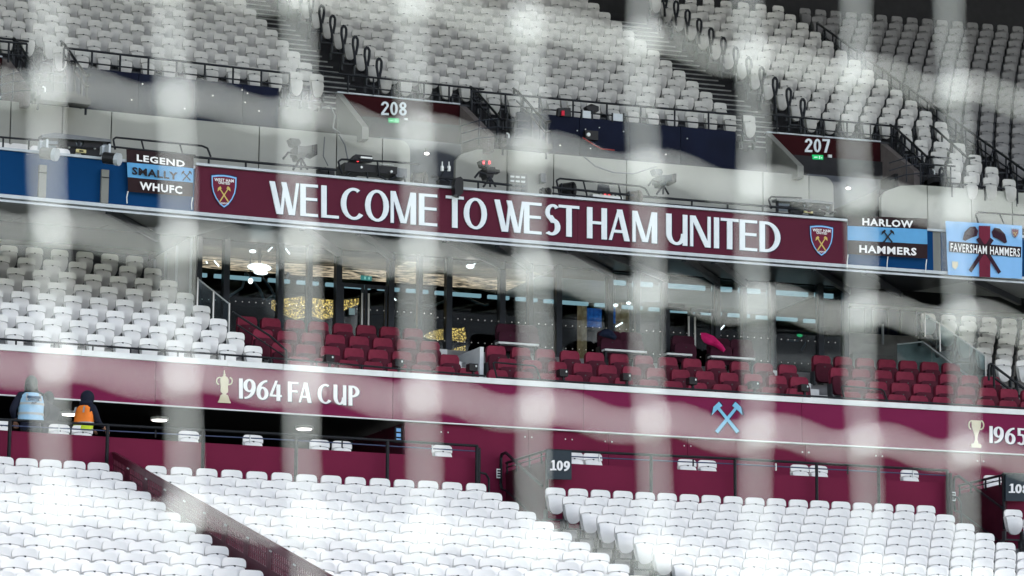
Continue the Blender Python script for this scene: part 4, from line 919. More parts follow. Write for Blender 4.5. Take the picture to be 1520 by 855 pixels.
hoop('rounded black hoop rail over the laptop on the gantry', [(831, 290), (826, 268), (831, 265), (950, 276.5), (958, 280), (965, 293)], (((866, 269), (872, 293)), ((918, 273.5), (923, 298))))
hoop('small black hoop rail left of the dark equipment cabinet', [(1145, 310), (1141, 296), (1145, 292), (1190, 294)], ())
hoop('thin grey hoop rail above the light blue flag', [(1452, 331), (1448, 318), (1452, 315), (1540, 321)], (((1484, 318), (1490, 332)),))
hoop('black hoop rail around the long camera', [(508, 258), (502, 240), (507, 236.5), (580, 240), (622, 244)], (((560, 239), (563, 262)),), 1.35)
# white seat tops above the blue hoarding
for x, y, wh in ((1, 212, 'at the very left'), (29, 214, 'second from the left edge'), (59, 217.5, 'by the dark cabinet'), (88, 221, 'in front of the dark cabinet')):
    s, z = U(x, y, 1.3); place_seat('white_seat', P_LOW, s, 1.3, z, 'white seat top showing above the blue hoarding, ' + wh, 'white seats on the gantry')
# beige gantry back wall
def wavy_wall(name, label, xa, xb, t, zb, zt, joints, m, r_end=None, l_end=None):
    o = thing(name, label, 'wall', fx(xa, 200, t), t, zb); ed = [xa] + joints + [xb]
    for i, (a, c) in enumerate(zip(ed, ed[1:])):
        s0, s1 = fx(a, 200, t) + .012, fx(c, 200, t) - .012
        poly = [(s0, zb), (s1, zb)]
        if r_end and i == len(ed) - 2: poly += [(s1, zt - .22)] + [(s1 - .22 + .22 * math.cos(k * .314), zt - .22 + .22 * math.sin(k * .314)) for k in range(1, 6)]
        else: poly += [(s1, zt)]
        if l_end and i == 0: poly += [(s0 + .9, zt), (s0 + .45, zt - .05), (s0 + .12, zt - .18), (s0, zt - .32)]
        else: poly += [(s0, zt)]
        MB().prism(poly, t, .12).build('panel', m, o)
    return o
bl = wavy_wall('gantry_wall', 'beige panelled gantry wall behind the left cameras', -60, 610, 4.0, 13.6, 15.53, [15, 92, 165, 385, 500, 568], BEIGE, r_end=1)
bc = wavy_wall('gantry_wall', 'beige panelled gantry wall in the middle, behind the laptop', 676, 1237, 4.0, 13.6, 15.53, [753, 822, 930, 1132, 1200], BEIGE, r_end=1, l_end=1)
brt = wavy_wall('gantry_wall', 'beige panelled gantry wall under the upper seats at the right', 1306, 1600, 1.9, 13.6, 15.02, [1375, 1440, 1500], BEIGE, l_end=1)
struct('gantry_recess', MB().box(SA, SB, 6.6, 6.7, 13.3, 16.0).box(SA, SB, 4.2, 6.7, 13.3, 13.36), DARK)
bfill = MB().box(fx(1300, 230, 2.2), SB, 2.05, 6.5, 13.6, 14.9); struct('gantry_mass', bfill, CONCD)
# navy wall sections
for xa, xb, l, jj in ((97, 414, 'left of vomitory 208', (205, 290, 360)), (768, 1092, 'between vomitories 208 and 207', (860, 935, 1010)), (-60, -20, 'at the far left', ())):
    o = thing('navy_wall', 'dark navy wall ' + {'left of vomitory 208': 'with scuffs over the LEGEND flag', 'between vomitories 208 and 207': 'with red cable over the centre gantry', 'at the far left': 'sliver beyond the far left vomitory'}[l], 'wall', fx(xa, 150, 4.2), 4.2, 15.57); e = [xa] + list(jj) + [xb]
    for a, c in zip(e, e[1:]): MB().box(fx(a, 150, 4.2) + .006, fx(c, 150, 4.2) - .006, 4.2, 4.32, 15.6, 16.42).build('panel', NAVY, o)
    MB().box(fx(xa, 150, 4.2), fx(xb, 150, 4.2), 4.08, 4.34, 15.50, 15.59).build('ledge', NAVY, o)
    b = MB()
    for _ in range(8):
        s = random.uniform(fx(xa, 150, 4.2) + .2, fx(xb, 150, 4.2) - .1); z = random.uniform(15.7, 16.3); b.box(s, s + .02, 4.19, 4.2, z, z + .02)
    b.build('scuff', CAPW, o)['kind'] = 'stuff'
# vomitories 208 and 207 and the sliver of the next one at the left
def glyph_num(txt, x0, x1, y0, h, sl_, t, o):
    w_ = (x1 - x0) / len(txt)
    for k, ch in enumerate(txt):
        a = x0 + k * w_ + 1; ps = [[(a + x, y0 + y + sl_ * (a + x - x0)) for x, y in p] for p in glyph(ch, w_ - 2.2, h, 3.4, 3.0)]
        put(ps, t, .015, 'numeral', LETT, o)
for num, off in (('209', -9.62), ('208', 0), ('207', 9.62)):
    sA, sC = 20.07 + off, 22.74 + off
    o = thing('vomitory', {'209': 'claret vomitory corner at the far left edge of the upper tier', '208': 'dark claret vomitory head wall numbered 208 above the words WELCOME TO', '207': 'dark claret vomitory head wall numbered 207 above the right crest'}[num], 'vomitory', (sA + sC) / 2, 5.4, 15.5)
    MB().prism([(sA, 16.75), (sA + .95, 15.95), (sC, 15.95), (sC, 16.75)], 5.4, .1).build('head_wall', VOM, o)
    MB().box(sA + .6, sC, 5.36, 5.52, 15.90, 15.95).build('lower_trim', ALU, o); MB().box(sA, sC, 5.36, 5.52, 16.75, 16.78).build('coping', ALU, o)
    MB().box(sA + .9, sC, 5.3, 5.4, 13.6, 15.88).build('lower_wall', mat('grey_panel', (.10, .11, .13), .6, var=.15), o)
    # left parapet (outer side towards the camera) and right parapet, sloping down to the gantry wall
    def parap(s, name, m, z0, z1, t0=5.4, t1=3.7):
        b = MB(); b.add([(s, t1, 15.40), (s, t0, 15.40), (s, t0, z0), (s, t1, z1), (s + .14, t1, 15.40), (s + .14, t0, 15.40), (s + .14, t0, z0), (s + .14, t1, z1)], [(0, 1, 2, 3), (7, 6, 5, 4), (0, 4, 5, 1), (1, 5, 6, 2), (2, 6, 7, 3), (3, 7, 4, 0)])
        return b.build(name, m, o)
    parap(sA - .02, 'left_parapet', BEIGE2, 16.75, 15.66); parap(sC + .01, 'right_parapet', mat('grey_brown_render', (.16, .14, .14), .7, var=.15), 16.73, 15.75)
    if num != '209':
        px0, px1, yy, gx0, gy0 = ((565, 605, 150.5, 577, 175) if num == '208' else (1194, 1233, 205.5, 1206.5, 229.5))
        glyph_num(num, px0, px1, yy, 20, .03, 5.38, o)
        e_ = thing('exit_sign', 'small lit green exit sign on the ' + {'209': 'far left', '208': 'left', '207': 'right'}[num] + ' numbered vomitory', 'sign', *[U(gx0, gy0, 5.3)[0], 5.3, U(gx0, gy0, 5.3)[1]])
        put([[(gx0, gy0), (gx0 + 15.5, gy0 + .8), (gx0 + 15.5, gy0 + 7.4), (gx0, gy0 + 6.6)]], 5.3, .05, 'lit_panel', GREEN, e_)
        put([rect(gx0 + 2, gy0 + 3, gx0 + 7, gy0 + 4.5), rect(gx0 + 9.5, gy0 + 1.8, gx0 + 11, gy0 + 6), rect(gx0 + 12.5, gy0 + 3.5, gx0 + 14, gy0 + 5.5)], 5.285, .01, 'symbol', GREENW, e_)
        MB().box(*sorted([U(gx0 + 23, gy0, 5.35)[0], U(gx0 + 28, gy0, 5.35)[0]]), 5.34, 5.39, U(gx0, gy0 + 8, 5.35)[1], U(gx0, gy0 - 2, 5.35)[1]).build('pictogram_plate', CAPW, o)
    # rail over the head wall
    z_ = 17.12
    rail('head_rail', 'black guard rail over the ' + {'209': 'far left', '208': 'left', '207': 'right'}[num] + ' vomitory head wall', [(sA - .9, 5.3, z_ + .03), (sC + .5, 5.3, z_)], [(sA - .9 + k * .55, 5.3, z_ + .02) for k in range(8)], r=.022, drop=.38, second=.24)
    st_ = thing('descending_stairs', 'black railed stair dropping beside the ' + {'209': 'far left', '208': 'left', '207': 'right'}[num] + ' vomitory', 'stairs', sC + .7, 4.5, 15.4)
    for k in range(7): MB().box(sC + .16, sC + 1.15, 3.0 + .34 * k, 3.0 + .34 * k + .34, 15.5 + .12 * k - .12, 15.5 + .12 * k).build('step', CONCD, st_)
    for ds, dz in ((.2, 0), (1.15, .05)):
        P_ = [(sC + ds, 5.3, 17.15 + dz), (sC + ds, 5.0, 17.0 + dz), (sC + ds, 3.4, 16.0 + dz), (sC + ds, 3.1, 15.95 + dz)]
        MB().path(P_, .028).build('handrail', BLACK, st_); MB().path([(a, b_, c - .22) for a, b_, c in P_], .02).build('handrail', BLACK, st_)
        for tt, zz in ((5.25, 17.1), (4.7, 16.8), (4.2, 16.5), (3.7, 16.2), (3.35, 16.0)): MB().bar((sC + ds, tt, zz - .75), (sC + ds, tt, zz + dz), .024).build('post', BLACK, st_)
    # curved thin rails
    cr = thing('curved_rail', 'thin curved rail round the corner of the ' + {'209': 'far left', '208': 'left', '207': 'right'}[num] + ' vomitory', 'railing', sC + .3, 3.4, 15.5)
    for zz in (15.68, 15.88, 16.05):
        MB().path([(sC - .55, 3.75, zz - .16), (sC - .25, 3.6, zz - .06), (sC + .15, 3.5, zz), (sC + .8, 3.5, zz)], .012).build('rail', MULL, cr)
    for a in (-.25, .15, .55): MB().bar((sC + a, 3.52, 15.45), (sC + a, 3.52, 16.05), .012).build('post', MULL, cr)
    MB().path([(sC + .35, 3.4, 15.5), (sC + .35, 3.4, 15.72), (sC + .30, 3.4, 15.74)], .018).build('white_pipe', CAPW, cr)
    for i in range(1, 13):              # stair grab loops
        t, z = UPR(i); t -= .22; s = (21.10 if num == '208' else 30.70 if num == '207' else 11.5) + (.012 * i if num == '207' else 0)
        if not visible(s, t, z, 60): continue
        l_ = thing('grab_loop', 'black teardrop grab loop beside the ' + {'209': 'far left', '208': 'left', '207': 'right'}[num] + ' upper gangway', 'handrail', s, t, z - .6, 'grab loops along the ' + {'209': 'far left', '208': 'left', '207': 'right'}[num] + ' gangway')
        pts = [(s, t, z - .42), (s - .015, t, z - .20), (s - .055, t, z + .02), (s - .05, t, z + .15), (s, t, z + .22), (s + .05, t, z + .15), (s + .05, t, z + .02), (s + .015, t, z - .20)]
        MB().path(pts, .030, 6).build('loop', BLACK, l_)
for i, (x, y) in enumerate(((1340, 201), (1358, 217), (1378, 233), (1398, 250))):
    s, z = U(x, y, 5 - .8 * i); t = 5 - .8 * i
    l_ = thing('grab_loop', 'black teardrop grab loop on the short stair right of vomitory 207', 'handrail', s, t, z - .8, 'grab loops right of vomitory 207'); z -= .2
    MB().path([(s, t, z - .62), (s - .015, t, z - .20), (s - .055, t, z + .02), (s - .05, t, z + .15), (s, t, z + .22), (s + .05, t, z + .15), (s + .05, t, z + .02), (s + .015, t, z - .20)], .030, 6).build('loop', BLACK, l_)
# upper tier front rails
def uprail(label, xa, ya, xb, yb, n):
    rail_px('tier_rail', label, [(xa, ya), (xb, yb)], [xa + (xb - xa) * k / n for k in range(n + 1)], 4.3, .42, r=.024, second=.25)
uprail('black front rail of the upper tier on the left scuffed navy wall', 95, 71, 430, 109, 8)
uprail('black front rail of the upper tier behind the two pale screens', 700, 135, 1102, 171, 8)
uprail('black front rail of the upper tier at the far left', -40, 57, 40, 65, 3)
rail_px('tier_rail', 'black low rail over the beige wall under the right upper seats', [(1410, 272), (1525, 284)], (1413, 1462, 1510), 1.9, .3, r=.024)
rail_px('tier_rail', 'thin black rail across the short stair right of vomitory 207', [(1362, 243), (1418, 247)], (1366, 1411), 2.2, .5, r=.02, second=.26)
o = thing('sloping_rail', 'long black rail climbing the gangway between the upper right blocks', 'railing', 34.45, 8, 16)
P_ = []
for k in range(13):
    t = 2.0 + k * 1.0; s = 34.45
    tx = None
    y = None
    P_.append((s, t, 15.30 + (t - 2.0) * .5437 + .05))
MB().path(P_, .03).build('top_rail', BLACK, o); MB().path([(a, b_, c - .22) for a, b_, c in P_], .018).build('mid_rail', BLACK, o)
for k in range(25):
    t = 2.0 + k * .5; z = 15.35 + (t - 2.0) * .5437; MB().bar((34.45, t, z - .62), (34.45, t, z), .022).build('post', BLACK, o)
struct('upper_back_wall', MB().box(SA - 4, SB + 8, 16.6, 16.9, 15, 30, 3), BLACKP)
# ------------------------------------------------------------------ broadcast equipment on the gantry
def box_px(b, x0, y0, x1, y1, t, d, sl_=.08):
    a = U(x0, y0, t); c = U(x1, y1, t); b.box(a[0], c[0], t, t + d, c[1], a[1]); return b
def bars_px(b, segs, t, r):
    for x0, y0, x1, y1 in segs:
        a = U(x0, y0, t); c = U(x1, y1, t); b.bar((a[0], t, a[1]), (c[0], t, c[1]), r)
    return b
def cyl_px(b, x, y, r, t, d, n=16):
    s, z = U(x, y, t); return b.bar((s, t, z), (s, t + d, z), r, n)
def eq(name, label, cat, x, y, t): s, z = U(x, y, t); return thing(name, label, cat, s, t, z)
GREYM = mat('grey_metal', (.14, .15, .16), .45, .3)
SMOKE = mat('smoked_panel', (.06, .065, .07), .25, .2, var=.2)
for X0, Y0, dX, l, lab in ((62, 197, 103, 'left', 'open grey commentary cabinet above the blue hoarding with round black fans'), (1153, 292, 84, 'right', 'open grey commentary cabinet above the right crest with round black fans')):
    k = dX / 103; f_ = lambda x, y: (X0 + x * k, Y0 + y * k * .95 + x * k * .04)
    o = eq('equipment_cabinet', lab, 'cabinet', *f_(0, 30), 1.5)
    put([[f_(0, 3), f_(20, -1), f_(103, 6), f_(103, 10), f_(0, 7)]], 1.4, .25, 'canopy', GREYM, o)
    for x in (0, 26, 54, 98): put([[f_(x, 6), f_(x + 3.5, 6), f_(x + 3.5, 29), f_(x, 29)]], 1.45, .06, 'frame_post', BLACK, o)
    put([[f_(3, 8), f_(99, 10), f_(99, 28), f_(3, 27)]], 2.2, .04, 'back_panel', mat('blue_grey_panel', (.16, .19, .21), .4), o)
    for x, r in ((39, .17), (77, .20)): cyl_px(MB(), *f_(x, 21), r * k * 1.05, 1.5, .2).build('fan_drum', BLACKP, o); cyl_px(MB(), *f_(x + 2, 21), .02, 1.47, .03, 8).build('hub', CAPW, o)
    put([[f_(51, 23), f_(66, 24), f_(66, 29), f_(51, 28)]], 1.36, .05, 'label_plate', mat('cream_label', (.7, .62, .30), .6), o); put([[f_(56, 24.5), f_(62, 25), f_(62, 27.5), f_(56, 27)]], 1.35, .01, 'label_print', INK if l == 'left' else CLARET, o)
    put([[f_(1, 17), f_(101, 19), f_(101, 20.5), f_(1, 18.5)]], 1.42, .03, 'cross_rail', BLACK, o)
def tv_camera(label, x, y, t, sc_, m, hood=True, red=False):
    o = eq('broadcast_camera', label, 'camera', x, y + 30 * sc_, t); f_ = lambda a, b_: (x + a * sc_, y + b_ * sc_)
    box_px(MB(), *f_(-2, -6), *f_(12, 7), t, .45).build('camera_body', m, o)
    if hood: put([[f_(10, -5), f_(26, -8), f_(26, 7), f_(10, 5)]], t + .03, .36, 'lens_hood', m, o); put([[f_(20, -6.5), f_(27, -8), f_(27, 7.5), f_(20, 6)]], t, .42, 'lens_rim', BLACKP, [q_ for q_ in o.children if q_.name.startswith('lens_hood')][0])
    else: box_px(MB(), *f_(11, -1), *f_(20, 5), t + .05, .2).build('lens', BLACKP, o)
    put([[f_(-13, -17), f_(0, -16), f_(3, -10), f_(0, -5), f_(-9, -7)]], t + .05, .25, 'viewfinder', m, o)
    if red:
        for a in (-9, 1): box_px(MB(), *f_(a, -16), *f_(a + 2.6, -10), t + .02, .03).build('tally_light', REDL, o)
    put([[f_(-4, 7), f_(10, 7), f_(8, 14), f_(-2, 14)]], t + .02, .3, 'pan_head', m, o)
    bars_px(MB(), [(*f_(-4, 8), *f_(-16, 4)), (*f_(-16, 4), *f_(-24, 14))], t, .022).build('pan_handle', BLACK, o)
    for dx in (-9, 3, 13): bars_px(MB(), [(*f_(3, 13), *f_(dx, 30))], t, .022).build('tripod_leg', BLACK, o)
    return o
tv_camera('large broadcast camera with square hood behind the first E of WELCOME', 444, 222, 1.5, 1.0, mat('camera_grey', (.10, .10, .10), .5))
tv_camera('broadcast camera with two red tally lights above the letter O of TO', 725, 252, 1.5, .85, BLACKP, hood=False, red=True)
tv_camera('broadcast camera with square hood above the letter M of HAM', 982, 264, 1.5, .82, mat('camera_blue_grey', (.05, .065, .075), .5))
o = eq('long_camera_rig', 'long black camera and lens rig on the gantry above the letters COME', 'camera', 550, 262, 1.4)
box_px(MB(), 512, 241, 540, 256, 1.35, .5).build('camera_body', BLACKP, o); box_px(MB(), 538, 243, 590, 259, 1.4, .45).build('lens_barrel', BLACKP, o)
box_px(MB(), 588, 249, 604, 264, 1.4, .4).build('lens_hood', GREYM, o)
put([[(520, 238), (528, 229), (552, 231), (555, 239), (540, 241)]], 1.5, .2, 'viewfinder', BLACKP, o); box_px(MB(), 536, 232, 553, 236, 1.42, .06).build('top_plate', CAPW, o)
bars_px(MB(), [(545, 256, 546, 268), (600, 262, 602, 272), (560, 259, 575, 268), (575, 268, 588, 262), (520, 255, 512, 262)], 1.4, .02).build('stand', BLACK, o)
for x, y in ((537, 248), (581.5, 254.5)): cyl_px(MB(), x, y, .025, 1.33, .04, 8).build('knob', CAPW, o)
cyl_px(MB(), 531.5, 239, .018, 1.36, .03, 8).build('record_light', REDL, o)
box_px(MB(), 565, 243, 585, 245.5, 1.36, .04).build('lens_marking', CAPW, o)
o = eq('equipment_bag', 'black equipment bag hanging left of the long camera', 'bag', 480, 262, 1.3); put([[(475, 249), (484, 248), (487, 253), (486, 260), (476, 259)]], 1.2, .25, 'body', BLACKP, o); put([[(488, 252), (497, 253), (497, 261), (489, 260)]], 1.2, .2, 'pouch', BLACKP, o)
def round_lamp(label, x, y, r, t, m):
    o = eq('studio_light', label, 'light', x, y + 8, t); s, z = U(x, y, t)
    MB().bar((s - r * .9, t + .15, z), (s + r * .35, t, z - .02), r * .7, 14, r).build('reflector', m, o); MB().ell((s + r * .35, t, z - .02), .06, r * .9, r * .97, 12, 8).build('lens', m, o); MB().bar((s, t + .1, z - r), (s - .03, t + .1, z - r - .2), .02).build('stand', BLACK, o)
    MB().path([(s - r, t, z + r * .6), (s - r * 1.1, t, z - r), (s + .02, t, z - r * 1.3)], .018).build('yoke', BLACK, o)
round_lamp('round black studio light hanging in front of the banner over the letters ME', 626, 266, .17, .9, mat('warm_grey_metal', (.10, .09, .085), .5))
round_lamp('cone shaped black studio light under the hoop rail', 846, 281, .18, 1.2, BLACKP)
round_lamp('round brown grey studio light right of the laptop', 945, 292, .16, 1.1, mat('warm_grey_metal2', (.12, .10, .09), .5))
round_lamp('small black spotlight above the letter W of WEST', 812, 283, .09, 1.1, BLACKP)
o = eq('hanging_bag', 'dark bag strapped on the gantry rail above the letter T of TO', 'bag', 681, 284, .85); put([[(677, 264), (684, 262), (688, 266), (688, 286), (683, 291), (676, 288), (675, 272)]], .55, .2, 'body', BLACKP, o); bars_px(MB(), [(680, 288, 680, 294)], .6, .015).build('strap', BLACK, o)
o = eq('twin_lamps', 'pair of small white microphone lamps on a black stand above TO', 'lamp', 662, 272, 1.3)
for x in (656.5, 666.5):
    b = MB(); bars_px(b, [(x, 254, x, 246.5)], 1.3, .035); bars_px(b, [(x, 246.5, x, 240)], 1.3, .012); b.build('lamp_head', CAPW, o)
bars_px(MB(), [(657, 251, 666, 251), (659, 254, 651, 268), (651, 268, 662, 276), (655, 262, 668, 270)], 1.3, .018).build('stand', BLACK, o); put([[(652, 266), (668, 270), (666, 279), (655, 277)]], 1.2, .2, 'clamp', BLACK, o)
o = eq('power_panel', 'pale socket panel with rows of switches on the gantry above WE', 'panel', 769, 284, 1.6); put([[(755, 257), (783, 259), (783, 288), (755, 285)]], 1.6, .12, 'panel_board', BEIGE2, o)
for r_ in range(4):
    for c in range(3): box_px(MB(), 758 + 8 * c, 260.5 + 6.5 * r_ + c * .6, 763.5 + 8 * c, 263.5 + 6.5 * r_ + c * .6, 1.57, .04).build('socket', CAPW if r_ < 2 else GREYM, o)
o = eq('junction_box', 'small grey junction box on the beige gantry wall', 'box', 807, 268, 3.8); box_px(MB(), 803.5, 257, 810, 271, 3.8, .15).build('housing', GREYM, o)
o = eq('laptop', 'open laptop on the gantry desk under the hoop rail', 'laptop', 900, 285, 1.3); put([[(888, 272.5), (904, 275), (906, 286), (886.5, 284)]], 1.35, .02, 'screen', SMOKE, o); put([[(886, 284), (906, 286), (908, 288), (885, 286)]], 1.1, .3, 'keyboard', BLACKP, o)
o = eq('vision_mixer', 'mixing desk with small red and white keys beside the laptop', 'mixer', 915, 292, 1.2); put([[(880, 287), (925, 291), (925, 297), (880, 293)]], 1.1, .3, 'desk_case', CAPW, o)
for k in range(12): box_px(MB(), 889 + 3 * k, 284.5 + .3 * k + (k % 3), 890.6 + 3 * k, 288 + .3 * k, 1.08, .05).build('key', REDL if k in (3, 5) else (CAPW if k % 2 else INK), o)
for (pts, r_, l) in (([(503, 200), (512, 215), (518, 245)], .012, 'pale cable dropping to the long camera'), ([(482, 203), (480, 232), (487, 246)], .01, 'thin cable on the beige wall left of the long camera'), ([(478, 160), (490, 157), (497, 172), (494, 190), (505, 198)], .014, 'looped pale cable beside vomitory 208'), ([(866, 232), (884, 247), (910, 256), (940, 258), (975, 247)], .012, 'drooping cable on the centre beige wall')):
    t = 3.9 if r_ != .014 else 3.6; o = eq('cable', l, 'cable', *pts[0], t); MB().path([(U(x, y, t)[0], t, U(x, y, t)[1]) for x, y in pts], r_ * 1.2).build('cable_run', GREYM, o)
o = eq('camera_case', 'small black camera box with red cable on the navy wall', 'box', 880, 208, 4.1); box_px(MB(), 869, 193, 888, 208, 4.05, .12).build('housing', BLACKP, o); cyl_px(MB(), 874, 199.5, .04, 4.0, .05, 10).build('lens', CAPW, o); MB().path([(U(x, y, 4.05)[0], 4.05, U(x, y, 4.05)[1]) for x, y in ((865, 204), (880, 214), (893, 221), (912, 223))], .012).build('red_cable', mat('red_cable', (.35, .03, .03), .5), o)
o = eq('monitor', 'small pale screen on the upper front rail', 'monitor', 871, 178, 4.2); put([[(865, 164), (877, 165), (877, 176.5), (865, 175.5)]], 4.2, .06, 'screen', ALU, o); bars_px(MB(), [(863, 163, 863, 177), (879, 164, 879, 178)], 4.2, .02).build('stand', BLACK, o)
o = eq('monitor', 'second pale screen on the upper front rail', 'monitor', 917, 182, 4.2); put([[(910, 168), (925, 169.5), (925, 181), (910, 180)]], 4.2, .06, 'screen', ALU, o); bars_px(MB(), [(926, 168, 926, 182), (909, 168, 909, 181)], 4.2, .02).build('stand', BLACK, o)
o = eq('equipment_case', 'black camera kit with a red strap on the upper rail', 'bag', 840, 173, 4.2); put([[(829, 160), (847, 160), (848, 173), (828, 172)]], 4.15, .12, 'case', BLACKP, o); box_px(MB(), 834, 164, 838, 171.5, 4.1, .05).build('red_strap', mat('red_cloth', (.55, .02, .05), .7), o)
o = eq('equipment_pile', 'dark heap of camera kit on the upper rail', 'bag', 880, 158, 4.5); put([[(871, 157), (878, 154), (889, 158), (889, 165), (880, 166), (872, 162)]], 4.4, .2, 'body', BLACKP, o)
for x, y, l in ((633.5, 228, 'in the dark opening under 208'), (1259, 279.5, 'in the dark opening under 207')):
    s, z = U(x, y, 5.2); o = thing('ceiling_lamp', 'small round lamp glowing ' + {'in the dark opening under 208': 'above the twin microphone lamps', 'in the dark opening under 207': 'above the HARLOW flag'}[l], 'lamp', s, 5.2, z); MB().ell((s, 5.2, z), .055, .04, .03, 10, 6).build('glow', LAMP, o); MB().bar((s, 5.25, z), (s, 5.25, z + .12), .02).build('stem', BLACK, o)
# ------------------------------------------------------------------ people on the platform
def person(label, s0, t, zf, face, joints, radii, edges, mats_, ht=1.0, root='hip'):
    """joints: dict name -> (x,y,z) local metres; face: rotation about z"""
    o = thing('person', label, 'person', s0, t, zf)
    names = list(joints); me = bpy.data.meshes.new('body'); me.from_pydata([Vector(joints[n]) for n in names], [(names.index(a), names.index(b_)) for a, b_ in edges], [])
    ob = bpy.data.objects.new('body', me); COL.objects.link(ob); md = ob.modifiers.new('skin', 'SKIN')
    if not me.skin_vertices: me.skin_vertices.new(name='skin')
    for i, n in enumerate(names):
        r_ = radii[n]; me.skin_vertices[0].data[i].radius = (r_, r_) if not isinstance(r_, tuple) else r_; me.skin_vertices[0].data[i].use_root = (n == root)
    sb = ob.modifiers.new('sub', 'SUBSURF'); sb.levels = 2; sb.render_levels = 2
    bpy.context.view_layer.update(); ev = ob.evaluated_get(bpy.context.evaluated_depsgraph_get()); m2 = bpy.data.meshes.new_from_object(ev)
    bpy.data.objects.remove(ob, do_unlink=True)
    m2.materials.clear()
    for m_ in mats_: m2.materials.append(m_)
    hs = Vector(joints['head'])
    for p in m2.polygons:
        c = p.center; p.use_smooth = True
        p.material_index = 1 if c.z < joints['hip'][2] - .05 and abs(c.x) < .22 and c.z < .86 else 0
        for hn in ('lhand', 'rhand'):
            if hn in joints and (c - Vector(joints[hn])).length < .085: p.material_index = 2
    bd = bpy.data.objects.new('body', m2); COL.objects.link(bd); bd.parent = o; bd.rotation_euler = (0, 0, face)
    o.rotation_euler = (0, 0, rotz(s0)); return o, bd
def skeleton(lean=0, arms=None):
    J = {'hip': (0, 0, .92), 'waist': (0, lean * .3, 1.06), 'chest': (0, lean * .7, 1.28), 'neck': (0, lean, 1.47), 'head': (0, lean * 1.15, 1.60), 'crown': (0, lean * 1.2, 1.70),
         'lsh': (-.19, lean * .9, 1.40), 'rsh': (.19, lean * .9, 1.40), 'lk': (-.10, .02, .50), 'rk': (.10, .02, .50), 'lf': (-.11, 0, .08), 'rf': (.11, 0, .08), 'lt': (-.12, .15, .04), 'rt': (.12, .15, .04), 'lhip': (-.10, 0, .88), 'rhip': (.10, 0, .88)}
    Rr = {'hip': (.17, .13), 'waist': (.17, .12), 'chest': (.20, .13), 'neck': .075, 'head': .105, 'crown': .085, 'lsh': .085, 'rsh': .085, 'lk': .07, 'rk': .07, 'lf': .05, 'rf': .05, 'lt': .045, 'rt': .045, 'lhip': .10, 'rhip': .10}
    for s_ in 'lr':
        e, h_ = arms[s_]; J[s_ + 'el'] = e; J[s_ + 'hand'] = h_; Rr[s_ + 'el'] = .06; Rr[s_ + 'hand'] = .038
    E_ = [('hip', 'waist'), ('waist', 'chest'), ('chest', 'neck'), ('neck', 'head'), ('head', 'crown'), ('chest', 'lsh'), ('chest', 'rsh'), ('lsh', 'lel'), ('rsh', 'rel'), ('lel', 'lhand'), ('rel', 'rhand'), ('hip', 'lhip'), ('hip', 'rhip'), ('lhip', 'lk'), ('rhip', 'rk'), ('lk', 'lf'), ('rk', 'rf'), ('lf', 'lt'), ('rf', 'rt')]
    return J, Rr, E_
def torso(b, z0, z1, prof, yoff, a0=0, a1=360, n=22):
    """elliptical shell: prof list of (z,rx,ry,yo)"""
    vs = []; fs = []
    for z, rx, ry, yo in prof:
        for i in range(n + 1):
            a = math.radians(a0 + (a1 - a0) * i / n); vs.append((rx * math.cos(a), yo + ry * math.sin(a), z))
    for j in range(len(prof) - 1):
        for i in range(n): fs.append((j * (n + 1) + i, j * (n + 1) + i + 1, (j + 1) * (n + 1) + i + 1, (j + 1) * (n + 1) + i))
    b.add(vs, fs); return b
def child_mesh(b, name, m, o, face=0, smooth=True):
    me = bpy.data.meshes.new(name); me.from_pydata(b.v, [], b.f); me.materials.append(m)
    if smooth: me.polygons.foreach_set('use_smooth', [True] * len(me.polygons))
    me.update(); c = bpy.data.objects.new(name, me); COL.objects.link(c); c.parent = o; c.rotation_euler = (0, 0, face); return c
def fingers(b, p, d, side):
    p = Vector(p); d = Vector(d).normalized(); u = d.cross(Vector((0, 0, 1))).normalized()
    for k in range(4):
        q = p + u * (.024 * (k - 1.5)); e = q + d * (.045 + .01 * (k in (1, 2))); b.bar(q, e, .010, 6, .009); b.bar(e, e + d * .02 - Vector((0, 0, .03)), .009, 6, .007)
    b.bar(p - d * .03 + u * side * .03, p + d * .01 + u * side * .06 - Vector((0, 0, .015)), .011, 6, .009)
NAVC = mat('navy_jacket', (.010, .013, .028), .8, var=.2); TROU = mat('black_trousers', (.008, .008, .012), .85); SKIN_ = mat('skin', (.45, .25, .17), .6)
VB = mat('light_blue_vest', (.33, .55, .74), .75, var=.1, scale=9); VO = mat('orange_vest', (.95, .24, .03), .6, emit=(1, .2, .02), es=0.0); VY = mat('yellow_vest', (.55, .70, .03), .6); REFL = mat('reflective_tape', (.42, .45, .46), .4)
BEAN = mat('dark_knit', (.02, .022, .035), .9)
